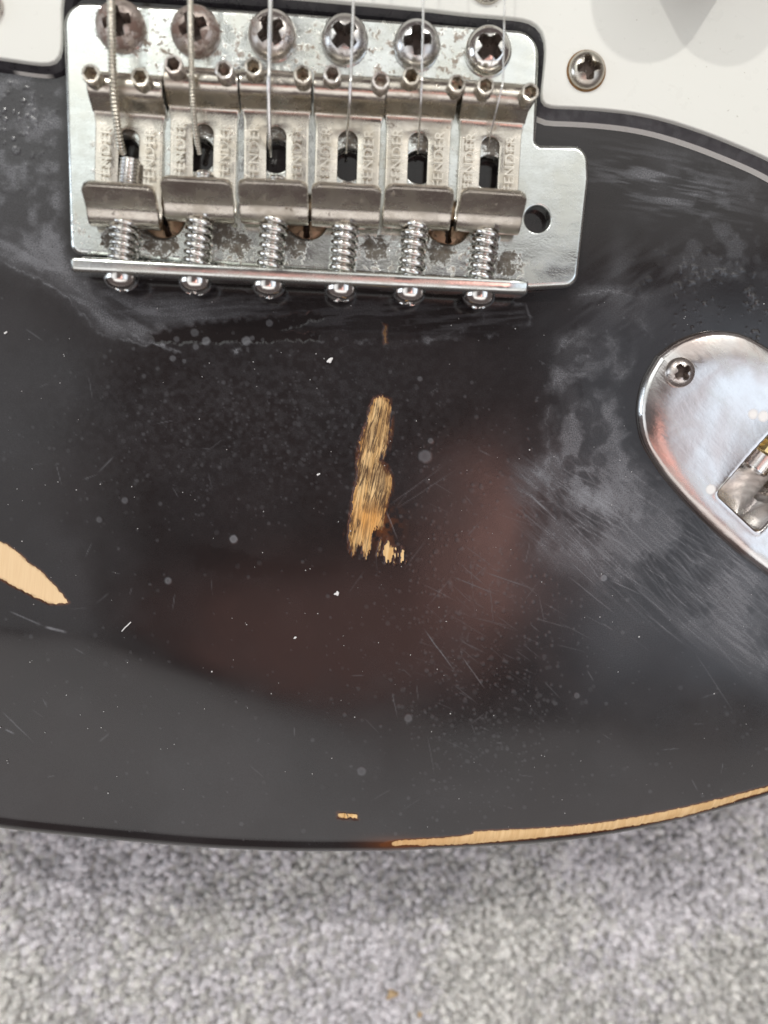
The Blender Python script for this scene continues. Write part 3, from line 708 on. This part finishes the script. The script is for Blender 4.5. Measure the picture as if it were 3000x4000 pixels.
def ply(name, o0, z0, o1, z1, exposed, **kw):
    A, B = offset_poly(dense, o0), offset_poly(dense, o1); n = len(dense); mid = .5 * (A + B)
    V = np.vstack([np.c_[A, np.full(n, z0)], np.c_[B, np.full(n, z1)]])
    i = np.arange(n); j = (i + 1) % n
    me = mesh_np(name, V, np.stack([i, j, j + n, i + n], 1)[:, ::-1])
    at = me.attributes.new('exposed', 'FLOAT', 'POINT'); at.data.foreach_set('value', np.tile(exposed, 2).astype(np.float32))
    return put(name, me, M_ply, pick, **kw)
zero = np.zeros(len(dense))
right_out = (PXd > 2118) & (PYd > 380)
rim = np.where(right_out, 1.0, 0.55)
def ply2(name, a, z0, b, z1, exposed): return ply(name, -.12 - a * rim, z0, -.12 - b * rim, z1, exposed)
ply2("middle_ply", 0.0, 1.55, 1.45, 0.75, zero)
expo = (right_out & (np.hypot(PXd - 2790, PYd - 530) > 9)).astype(float)
expo = np.maximum(expo, ((PXd > 55) & (PXd < 165) & (PYd > 150) & (PYd < 400)).astype(float))
ply2("bottom_ply", 1.45, 0.75, 1.95, 0.03, expo)
pscrew = screw_head("pickguard_screw", 2.7, 1.6, cross=0.58, depth=.2, wid=.21)
put("pickguard_screw", pscrew, M_saddle, pick, place(U(2290, 276, 2.45), 0.14), label="pickguard screw with rust ring right of the bridge")
put("pickguard_screw", pscrew, M_halfrust, pick, place(U(-64, 22, 2.45), 0.6))
rust_ring = metal("rust_ring", (0.2, 0.12, 0.05), .6, .8, rust_thr=(0.3, 0.5), rust=(0.13, 0.07, 0.025))
put("rust_ring", lathe("rust_ring", [(2.95, 2.34 - 2.35), (2.9, 0.12), (2.65, 0.2), (2.5, 0.0)], 48, False), rust_ring, pick, place(U(2290, 277, 2.37)))
# control knob just beyond the frame (its two shadows fall on the pickguard) and bridge pickup screw
kb = [(0.01, 0), (8.9, 0), (8.9, .8), (8.5, 1.6), (6.8, 4.2), (6.6, 4.8), (6.4, 12.2), (5.9, 13.0), (0.01, 13.1)]
kb = [(0.01, 0), (8.6, 0), (8.7, .8), (8.5, 1.6), (8.4, 12.0), (7.9, 12.8), (0.01, 13.0)]
put("volume_knob", lathe("volume_knob", kb, 48), M_white, guitar, place(U(2700, -262, 2.4)))
put("pickup_screw", screw_head("pickup_screw", 2.6, 1.4), M_saddle, pick, place(U(1902, -58, 2.5), 0.5))

# ---- bridge
O3 = U(276, 1004, 7.5); X3 = U(2066, 1096, 7.5); ex_ = (X3 - O3)[:2]; LW = np.linalg.norm(ex_); ex_ /= LW; ey_ = np.array([-ex_[1], ex_[0]])
def Bl(lx, ly): return O3[:2] + ex_ * lx + ey_ * ly
def toB(p): d = np.asarray(p)[:2] - O3[:2]; return np.array([d.dot(ex_), d.dot(ey_)])
MB = Matrix(((ex_[0], ey_[0], 0, O3[0] * S), (ex_[1], ey_[1], 0, O3[1] * S), (0, 0, 1, 0), (0, 0, 0, 1)))
ZP = 2.5
bp = lambda a, b: toB(U(a, b, ZP))
outl = [bp(272, 990), bp(242, 100) * [1, 1], bp(240, -2), bp(1100, 42), bp(2112, 118), bp(2097, 562), bp(2300, 566), bp(2305, 700), bp(2258, 1118), bp(2076, 1128)]
outl[1] = .5 * (outl[0] + outl[2])
rad = [1.6, 0, 3.4, 0, 3.6, 0.6, 3.6, 0, 2.2, 1.6]
O = round_poly(outl, rad, 8)
hole = toB(U(2100, 855, ZP)); bscr = [toB(U(a, b, ZP)) for a, b in ((632, 845), (1195, 848), (1752, 870))]
MSC = ((465, 92), (760, 112), (1062, 128), (1347, 146), (1630, 166), (1911, 190))
mhole = [toB(U(a, b, ZP + 1.1)) for a, b in MSC]
shole = [toB(U(a, b, ZP)) for a, b in ((478, 592), (776, 604), (1076, 608), (1362, 640), (1640, 652), (1912, 672))]
bm = slab("bridge_plate", O, 0.45, ZP, 0.8, [(hole[0], hole[1], 1.95, 1.95, -6)] + [(b[0], b[1], 3.25, 2.6, 0.9) for b in bscr] + [(b[0], b[1], 2.35, 2.2, -8) for b in shole] + [(b[0], b[1], 2.3, 2.3, 0.5) for b in mhole], 7)
prof = [(1.0, .5), (0.6, .5)] + [(0.6 - 2.5 * math.sin(t), 3.0 - 2.5 * math.cos(t)) for t in np.linspace(0, math.pi / 2, 8)[1:]] + [(-1.9, 6.3), (-1.84, 6.75), (-1.66, 7.03), (-1.35, 7.2), (-.5, 7.38), (-.22, 7.4), (-.05, 7.25), (0, 6.8), (0, 3.5)] + [(1.0 - math.cos(t), 3.52 - math.sin(t)) for t in np.linspace(0, math.pi / 2, 6)[1:]] + [(1.0, 2.40)]
prev = None; stations = [(-0.05, 0.0), (0.18, 0.0), (0.35, 0)] + [(u, 0) for u in np.linspace(3, LW - 3, 20)] + [(LW - .3, 0), (LW, 0)]
for q, (u, _) in enumerate(stations):
    sh = 0.90 if q in (0, len(stations) - 1) else 1.0
    L = [bm.verts.new((u, -.95 + (py_ + .95) * sh, 4 + (pz - 4) * (0.95 if sh < 1 else 1))) for py_, pz in prof]
    if prev:
        for i in range(len(L)):
            f = bm.faces.new((prev[i], prev[(i + 1) % len(L)], L[(i + 1) % len(L)], L[i])); f.smooth = True
    else: bm.faces.new(L[::-1])
    prev = L
bm.faces.new(prev)
lipf = [f for f in bm.faces]
for e in bm.edges:
    if len(e.link_faces) == 2 and e.calc_face_angle(0) > math.radians(45): e.smooth = False
bmesh.ops.recalc_face_normals(bm, faces=bm.faces)
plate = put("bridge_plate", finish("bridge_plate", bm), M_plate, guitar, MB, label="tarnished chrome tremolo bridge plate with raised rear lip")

mscrew = screw_head("mounting_screw", 3.45, 2.4, cross=0.52, depth=.42, wid=.19)
M_dull = metal("dull_steel", (0.66, 0.65, 0.64), 0.12, 0.26, tarn=(0.46, 0.43, 0.40), tarn_amt=(0.4, 0.65), rust=(0.09, 0.05, 0.04), rust_thr=(0.64, 0.74), bump=0.04)
mats = [M_rusty, M_rusty, M_halfrust, M_dull, M_dull, M_chrome]
rots = [0.2, 0.35, 0.6, 0.75, 0.1, 0.8]
for i, (a, b) in enumerate(MSC):
    put("mounting_screw", mscrew, mats[i], plate, place(U(a, b, ZP + 1.1) + np.array([0, 0, -1.0]), rots[i], (0.05, -0.04)), label=["heavily rusted mounting screw", "rusted mounting screw", "brown spotted mounting screw", "lightly rusted mounting screw", "dull chrome mounting screw", "chrome mounting screw by the pickguard corner"][i])
bs = screw_head("block_screw", 3.0, 0.45, cross=.9, depth=.25, wid=.14, slot=False)
for i, b in enumerate(bscr):
    w = Bl(b[0], b[1]); put("block_screw", bs, M_brown, plate, place((w[0], w[1], 1.45), [0.3, 0.02, 0.05][i]))

# saddle: bent sheet with slot
def saddle_mesh():
    lean = math.radians(38); h = 5.4; t = 1.15
    st = []                                             # (y, z) of mid surface, s
    top = (h * math.tan(lean), h)
    P = []
    for q in np.linspace(0, 1, 10): P.append((top[0] * (1 - q) + 2.15 * q, top[1] * (1 - q) + 2.75 * q))
    arc = spline([(2.15, 2.75), (1.95, 2.5), (1.5, 2.15), (0.6, 1.6), (0.35, 1.3), (0.3, 0.9), (0.55, 0.45), (1.1, 0.2), (1.9, 0.1)], 16)[1:]
    P += [tuple(a) for a in arc]
    for q in list(np.linspace(2.4, 11.6, 14)) + list(11.78 + 1.42 * np.sin(np.linspace(0, math.pi / 2, 10))) + [13.8, 14.6]: P.append((q, 0.1))
    roll = spline([(14.6, 0.1), (15.3, 0.35), (15.9, 1.3), (16.6, 2.5), (17.6, 3.25), (18.8, 3.2), (19.9, 2.35), (20.5, 1.0), (20.6, -0.3)], 26)[1:]
    P += [tuple(a) for a in roll]
    P = np.array(P); s = np.concatenate([[0], np.cumsum(np.hypot(*np.diff(P, axis=0).T))])
    bm = bmesh.new(); rows = []
    y0, y1, r = 2.2, 13.2, 1.42
    for (py_, pz), si in zip(P, s):
        w = 4.93
        if si < 1.1: w = 4.93 - 1.1 + math.sqrt(max(0, 1.21 - (1.1 - si) ** 2))
        if 2.4 < py_ < 14.5 and si > 6: w = 4.72
        if py_ >= 15.2: w = 5.12
        xe = 0.0
        if si > 6 and y0 <= py_ <= y1:
            xe = r if py_ < y1 - r else math.sqrt(max(0, r * r - (py_ - y1 + r) ** 2))
        cols = [-w, -w + .35, -(w + xe) / 2, -xe, xe, (w + xe) / 2, w - .35, w]
        rows.append(([bm.verts.new((c, py_, pz)) for c in cols], xe))
    for (A, xa), (B, xb) in zip(rows[:-1], rows[1:]):
        for i in range(7):
            if i == 3 and True: continue
            bm.faces.new((A[i], A[i + 1], B[i + 1], B[i]))
    bmesh.ops.remove_doubles(bm, verts=bm.verts, dist=0.001)
    # bridge between strips where there is no slot but columns are distinct is closed by merged centre verts
    bmesh.ops.recalc_face_normals(bm, faces=bm.faces)
    geo = bm.faces[:] 
    bmesh.ops.solidify(bm, geom=geo, thickness=t)
    es = [e for e in bm.edges if len(e.link_faces) == 2 and e.calc_face_angle(0) > math.radians(55)]
    bmesh.ops.bevel(bm, geom=es, offset=0.16, segments=2, profile=.5, affect='EDGES', clamp_overlap=True)
    return bm_mesh("saddle", bm, 40)
sad_me = saddle_mesh()
# set screw with hex socket (z = 0 at the top)
def set_screw():
    bm = bmesh.new(); n = 24; R = 1.28; th = np.linspace(0, 2 * np.pi, n, endpoint=False)
    hexr = lambda t: 0.93 * math.cos(math.pi / 6) / math.cos(((t) % (math.pi / 3)) - math.pi / 6)
    rings = [(R, -6.0)]
    for q in range(9): rings += [(R, -0.75 - .42 * (9 - q) + .42), (R - .13, -0.75 - .42 * (9 - q) + .63)]
    rings = [(R - .1, -5.6)] + [(R if q % 2 else R - .12, -5.4 + .21 * q) for q in range(24)] + [(R, -.5), (R, -.28), (R - .07, -.05), (R - .14, 0.0)]
    last = None
    for r, z in rings:
        L = [bm.verts.new((r * math.cos(t), r * math.sin(t), z)) for t in th]
        if last:
            for i in range(n): bm.faces.new((last[i], last[(i + 1) % n], L[(i + 1) % n], L[i]))
        last = L
    for f_, z in ((1.05, -.03), (1.0, -.14), (1.0, -4.2)):
        L = [bm.verts.new((f_ * hexr(t) * math.cos(t), f_ * hexr(t) * math.sin(t), z)) for t in th]
        for i in range(n): bm.faces.new((last[i], last[(i + 1) % n], L[(i + 1) % n], L[i]))
        last = L
    bm.faces.new(last)
    return bm_mesh("height_screw", bm, 35)
ss_me = set_screw()
# lettering stamped proud on the saddle
def lettering():
    cu_ = bpy.data.curves.new("lettering", 'FONT'); cu_.body = "FENDER"; cu_.size = 2.15; cu_.extrude = 0.075; cu_.offset = -0.012; cu_.space_character = 1.06
    cu_.align_x = 'CENTER'; cu_.align_y = 'CENTER'; cu_.resolution_u = 3
    o = bpy.data.objects.new("tmp_text", cu_); col.objects.link(o)
    dg = bpy.context.evaluated_depsgraph_get(); me = bpy.data.meshes.new_from_object(o.evaluated_get(dg))
    bpy.data.objects.remove(o); bpy.data.curves.remove(cu_)
    me.name = "stamped_lettering"; me.transform(Matrix.Scale(S, 4)); return me
let_me = lettering(); 
M_letter = metal("stamped_nickel", (0.66, 0.62, 0.55), 0.2, 0.35, tarn=(0.45, 0.4, 0.32), rust_thr=(0.74, 0.82))
# threaded intonation rod along +y, z = 0 axis; y=0 at the back of the lip
def thread_mesh(y0, y1, R=1.45, pitch=0.5):
    m = int((y1 - y0) / (pitch / 4)); yy = np.linspace(y0, y1, m); rr = R - 0.2 * (0.5 + 0.5 * np.cos(2 * np.pi * yy / pitch)); rr[-3:] *= [.9, .75, .5]
    th = np.linspace(0, 2 * np.pi, 14, endpoint=False)
    V = np.stack([rr[:, None] * np.cos(th), np.repeat(yy[:, None], 14, 1), rr[:, None] * np.sin(th)], -1).reshape(-1, 3)
    F = grid_faces(m, 14, True).tolist(); F.append(list(range(14))); F.append(list(range((m - 1) * 14, m * 14))[::-1])
    return mesh_np("intonation_screw", V, F)
ihead = screw_head("screw_head", 2.45, 1.95, cross=.5, depth=.35, wid=.17)
def spring_mesh(L, turns, R=1.72, r=0.40, wobble=0.0):
    t = np.linspace(0, 1, int(turns * 22)); a = 2 * np.pi * turns * t
    yy = L * (t * 0.92 + 0.04); yy = np.clip(yy + 0.0, 0, L)
    return tube("spring", np.stack([(R + wobble * np.sin(a * .31)) * np.cos(a), yy, (R + wobble * np.sin(a * .31)) * np.sin(a)], 1), r, 8)
tabs = [(312, 695, 601, 716), (622, 668, 905, 698), (927, 674, 1202, 710), (1217, 691, 1492, 726), (1507, 695, 1778, 734), (1805, 715, 2064, 746)]
heads = [(474, 1095), (763, 1108), (1049, 1122), (1331, 1138), (1598, 1148), (1869, 1154)]
setpx = [((353, 286), (546, 300)), ((676, 250), (875, 271)), ((989, 259), (1182, 289)), ((1298, 287), (1488, 313)), ((1607, 295), (1786, 325)), ((1898, 333), (2072, 358))]
yaw = [-0.01, 0.0, 0.015, 0.0, 0.0, -0.01]; ZT = 9.4; ZROT = math.atan2(ex_[1], ex_[0])
spr = spring_mesh(7.0, 6.2); spr2 = spring_mesh(7.0, 5.6, 1.7, .42, .12)
names = ["lowest E string saddle, leftmost", "second saddle from the left", "third saddle from the left", "fourth saddle from the left", "fifth saddle from the left", "rightmost saddle beside the tremolo arm hole"]
AX = 4.5                                                # height of the intonation screw axis
saddles = []
for i, (x0, y0, x1, y1) in enumerate(tabs):
    pL, pR = U(x0, y0, ZT), U(x1, y1, ZT); mid = (pL + pR) / 2
    rz = ZROT + yaw[i]; tilt = math.radians(-2.0)
    R = Matrix.Rotation(rz, 4, 'Z') @ Matrix.Rotation(tilt, 4, 'X')
    loc = Vector(mid) - (R @ Vector((0, 5.4 * math.tan(math.radians(38)), 5.9)))
    wsc = float(np.linalg.norm(pR - pL)) / 9.86
    M = Matrix.Translation(loc * S) @ R @ Matrix.Diagonal((wsc, 1, 1, 1))
    sd = put("saddle", sad_me, M_saddle, guitar, M, label=names[i]); saddles.append(sd)
    MT = Matrix.Translation(loc * S) @ R
    for sx in (-1, 1):
        put("stamped_lettering", let_me, M_letter, sd, MT @ Matrix.Translation((sx * 3.1 * wsc * S, 9.3 * S, 0.74 * S)) @ Matrix.Rotation(math.pi / 2, 4, 'Z'))
    for (a, b) in setpx[i]:
        put("height_screw", ss_me, M_halfrust if i in (1, 3) else M_saddle, sd, place(U(a, b, 8.6 + (0.25 if i in (1, 2) else 0)), 0.3 * i))
    # intonation screw, its spring and domed head
    hp = U(heads[i][0], heads[i][1], AX); hb = toB(hp); base = Bl(hb[0], -1.9)
    rearb = toB(mid)
    tipx = Bl(toB(mid)[0] + 0.1, 8.0)
    d = Vector((tipx[0] - base[0], tipx[1] - base[1], 0)).normalized(); az = math.atan2(-d.x, d.y)
    MI = Matrix.Translation((base[0] * S, base[1] * S, AX * S)) @ Matrix.Rotation(az, 4, 'Z')
    tab_y = toB(np.array(loc))[1] + 1.9
    rod_end = tab_y + [9.0, 6.4, 6.0, 5.6, 4.2, 4.0][i]
    it = put("intonation_screw", thread_mesh(0.0, rod_end), M_chrome, sd, MI)
    put("screw_head", ihead, M_chrome, sd, MI @ Matrix.Rotation(math.pi / 2, 4, 'X') @ Matrix.Rotation(0.5 + i, 4, 'Z') @ Matrix.Translation((0, 0, 0.1 * S)))
    L = tab_y + 0.35 - 1.9
    put("spring", spr if i % 2 else spr2, M_chrome, sd, MI @ Matrix.Translation((0, 1.95 * S, 0)) @ Matrix.Diagonal((1, L / 7.0, 1, 1)))

# ---- strings
ZS = 7.35
sp = [([(432, -700), (434, 0), (439, 235), (442, 300), (447, 398), (466, 542), (481, 600)], .60, True), ([(741, -700), (743, 0), (747, 235), (748, 300), (752, 390), (765, 520), (779, 600)], .45, True),
      ([(1062, -700), (1056, 0), (1052, 235), (1050, 310), (1050, 390), (1054, 542), (1058, 610)], .31, False), ([(1390, -700), (1380, 0), (1372, 270), (1369, 330), (1366, 400), (1358, 500), (1352, 600)], .215, False),
      ([(1665, -700), (1654, 0), (1649, 270), (1647, 325), (1644, 400), (1638, 500), (1632, 600)], .17, False), ([(1978, -700), (1971, 0), (1965, 290), (1958, 350), (1944, 410), (1916, 524), (1906, 600)], .14, False)]
zz = [10.2, 8.7, 7.6, 7.5, 6.6, 3.9, 1.6]
slab_names = ["thickest wound string", "second thickest wound string", "third string", "fourth string", "fifth string", "thinnest string"]
for i, (pts, r, wound) in enumerate(sp):
    P3 = [U(a, b, z + r + (.35 if i in (1, 2) else 0)) for (a, b), z in zip(pts, zz)]
    Ls = sum(np.linalg.norm(P3[q + 1] - P3[q]) for q in range(len(P3) - 1))
    n = int(Ls / 0.085) if wound else 160
    path = spline(P3, n)
    s = np.concatenate([[0], np.cumsum(np.linalg.norm(np.diff(path, axis=0), axis=1))])
    rad = r * (1 - 0.24 * (0.5 + 0.5 * np.cos(2 * np.pi * s / (0.48 if i == 0 else 0.40)))) if wound else r
    put("string", tube("string", path, rad, 12 if wound else 8), M_wound if wound else M_steel, guitar, label=slab_names[i])

# ---- jack plate
tr = [(2798, 1284.5), (2718, 1294), (2639, 1329), (2564, 1399), (2519, 1478), (2497, 1578), (2502, 1662), (2524, 1737), (2574, 1826), (2649, 1916), (2748, 2020), (2847, 2119), (2947, 2209), (3000, 2249)]
tw = np.array([U(a, b, 0.8)[:2] for a, b in tr]) - jc[0]; tu, tv = tw @ jdir, tw @ jperp
half = sorted([(u, v) for u, v in zip(tu, tv) if v > 0.8], key=lambda q: q[0])
tip = min(tu) - .15
hu = np.array([tip] + [h[0] for h in half]); hv = np.array([0] + [h[1] for h in half]); half = [(a, b * 1.025) for a, b in half]
vmax = hv.max()
side = [(tip, 0.0)] + half
pf = np.polyfit([q[0] for q in half if q[0] > 2] + [JL], [q[1] for q in half if q[0] > 2] + [vmax], 3)
side = [q for q in side if q[0] < 6] + [(u_, float(np.polyval(pf, u_))) for u_ in np.linspace(8.5, JL, 6)]
low = spline(side, 50); full_low = np.vstack([low, np.c_[2 * JL - low[::-1, 0], low[::-1, 1]][1:]])
outline = np.vstack([full_low, np.c_[full_low[::-1, 0], -full_low[::-1, 1]][1:-1]])
ctr = np.array([JL, 0.0]); NA = 220
def by_angle(P):
    a = np.arctan2(P[:, 1] - ctr[1], P[:, 0] - ctr[0]); r = np.hypot(*(P - ctr).T); o = np.argsort(a); a, r = a[o], r[o]
    a = np.concatenate([a - 2 * np.pi, a, a + 2 * np.pi]); r = np.tile(r, 3); return lambda q: np.interp(q, a, r)
rect = round_poly([(cu, -cv), (2 * JL - cu, -cv), (2 * JL - cu, cv), (cu, cv)], 0.9, 8)
rd = []
for i in range(len(rect)):
    a, b = rect[i], rect[(i + 1) % len(rect)]
    for t in np.linspace(0, 1, 12, endpoint=False): rd.append(a + (b - a) * t)
rect = np.array(rd)
qa = np.sort(np.unique(np.concatenate([np.linspace(-np.pi, np.pi, NA, endpoint=False), np.arctan2(rect[:, 1], rect[:, 0] - JL)])))
qa = qa[np.concatenate([[True], np.diff(qa) > 1e-4])]; NA = len(qa)
Ro, Ri = by_angle(outline)(qa), by_angle(rect)(qa)
dirs = np.stack([np.cos(qa), np.sin(qa)], 1)
rings = [(Ro, 0.02), (Ro - .04, 0.35), (Ro - .22, 0.8), (Ro - .6, 1.2), (Ro - 1.3, 1.48)]
for q in (0.25, .5, .75): rings.append(((Ro - 1.1) * (1 - q) + (Ri + .9) * q, 1.5 + .12 * math.sin(math.pi * q)))
rings += [(Ri + .9, 1.62), (Ri + .45, 1.72), (Ri + .15, 1.6), (Ri, 1.3), (Ri - .25, -2.0), (Ri * .95, -4.6), (Ri * .85, -5.6), (Ri * .4, -5.9), (Ri * .02, -5.9)]
V = []
for R_, z in rings:
    p = ctr + dirs * R_[:, None]; w = jc[0] + p[:, :1] * jdir + p[:, 1:] * jperp
    zz_ = np.full(NA, z)
    if z < -4: zz_ = z - 0.30 * (p[:, 0] - cu) * 0.5
    V.append(np.c_[w, zz_])
F = grid_faces(len(rings), NA, True)
jm = mesh_np("jack_plate", np.vstack(V), F); 
bmj = bmesh.new(); bmj.from_mesh(jm); bmesh.ops.recalc_face_normals(bmj, faces=bmj.faces)
if sum(f.normal.z for f in bmj.faces if abs(f.normal.z) > .9) < 0: bmesh.ops.reverse_faces(bmj, faces=bmj.faces)
for e in bmj.edges:
    if len(e.link_faces) == 2 and e.calc_face_angle(0) > math.radians(50): e.smooth = False
bmj.to_mesh(jm); bmj.free()
jack = put("jack_plate", jm, M_jack, guitar, label="cloudy chrome boat shaped jack plate at the right edge")
put("jack_plate_screw", screw_head("jack_plate_screw", 2.35, 1.4, cross=.52, depth=.2, wid=.2), M_halfrust, jack, place(U(2655, 1455, 1.7), 0.6))
# jack socket inside the scoop: brass washer, hex nut and threaded sleeve leaning along the plate
jp = U(3010, 1745, -3.0); jq = U(2925, 1850, -4.5); jax = Vector(jq - jp).normalized()
MJ = Matrix.Translation(Vector(jp) * S) @ jax.to_track_quat('Z', 'Y').to_matrix().to_4x4()
put("jack_nut", lathe("jack_nut", [(2.2, -1.2), (4.6, -1.2), (5.0, -.8), (5.0, 0.9), (4.6, 1.3), (2.4, 1.3)], 6, False), M_brass, jack, MJ)
sl = [(2.3, -3)] + [(2.4 if q % 2 else 2.28, 1.0 + .35 * q) for q in range(10)] + [(2.2, 4.6), (1.5, 4.7), (1.4, -2)]
put("jack_sleeve", lathe("jack_sleeve", sl, 28, False), M_steel, jack, MJ)

# ------------------------------------------------------------------ lint and crumbs
def flake(seed, r, flat=.35, n=9):
    g = np.random.default_rng(seed); bm = bmesh.new(); bmesh.ops.create_icosphere(bm, subdivisions=2, radius=1.0)
    for v in bm.verts:
        q = v.co; s_ = 1 + .55 * (math.sin(3.1 * q.x + seed) * math.sin(2.3 * q.y + 2 * seed)) + g.normal(0, .1)
        v.co = (q.x * r * s_, q.y * r * .72 * s_, q.z * r * flat)
    return bm_mesh("flake", bm, 80)
def lint(px, py, r, seed, label, rot):
    put("lint_flake", flake(seed, r), M_lint, None, place(U(px, py, 0.12 + r * .2), rot), label=label, category="lint")
lint(1316, 2319, .50, 1, "largest white lint flake below the central bare wood patch", .9)
lint(1288, 1408, .42, 2, "white lint flake between bridge and central bare wood patch", .5)
lint(1244, 1853, .25, 3, "small white lint speck left of the central bare wood patch", 1.0)
lint(1153, 2491, .22, 4, "tiny white lint speck in the dark brown lower middle", 0.4)
lint(22, 1300, .24, 6, "tiny white lint speck at the left photo edge below the bridge", 0.1)
put("lint_fibre", tube("lint_fibre", spline([U(476, 2466, .15), U(488, 2452, .3), U(498, 2443, .3), U(511, 2430, .2)], 14), .09, 6), M_lint, None, label="short white fibre lying near the left bare wood patch", category="lint")
put("crumb", flake(11, 1.35, .6), M_crumb, None, place(U(1530, 3885, -40.6), .4), label="tan crumb lying on the carpet at the bottom middle", category="crumb")
put("crumb", flake(12, .8, .6), M_crumb, None, place(U(1640, 3962, -40.8), 1.2), label="smaller tan crumb at the very bottom edge of the carpet", category="crumb")
# fine dust: tiny tetra flecks, one mass
g = np.random.default_rng(21); Vd = []; Fd = []; q = 0
while q < 190:
    a, b = g.uniform(0, 3000), g.uniform(1150, 3230)
    p = U(a, b, 0.0)
    i = np.searchsorted(xs, p[0]); j = np.searchsorted(D, p[1] - y_edge(p[0]))
    if i >= nx or j >= ny or (a > 2480 and b > 1280 and b < 2260): continue
    zz0 = Z[i, j]; p = U(a, b, zz0); s_ = g.uniform(.045, .12) * (1.5 if g.random() > .92 else 1); t0 = g.uniform(0, 6.28)
    base = len(Vd)
    for t in range(4): Vd.append((p[0] + s_ * math.cos(t0 + t * 1.57) * g.uniform(.5, 1.3), p[1] + s_ * math.sin(t0 + t * 1.57) * g.uniform(.5, 1.3), zz0 + .02))
    Vd.append((p[0], p[1], zz0 + s_ * 1.2 + .02))
    for t in range(4): Fd.append([base + t, base + (t + 1) % 4, base + 4])
    q += 1
put("dust_specks", mesh_np("dust_specks", Vd, Fd, False), M_lint, None, kind="stuff", label="fine pale dust specks scattered over the black body", category="dust")
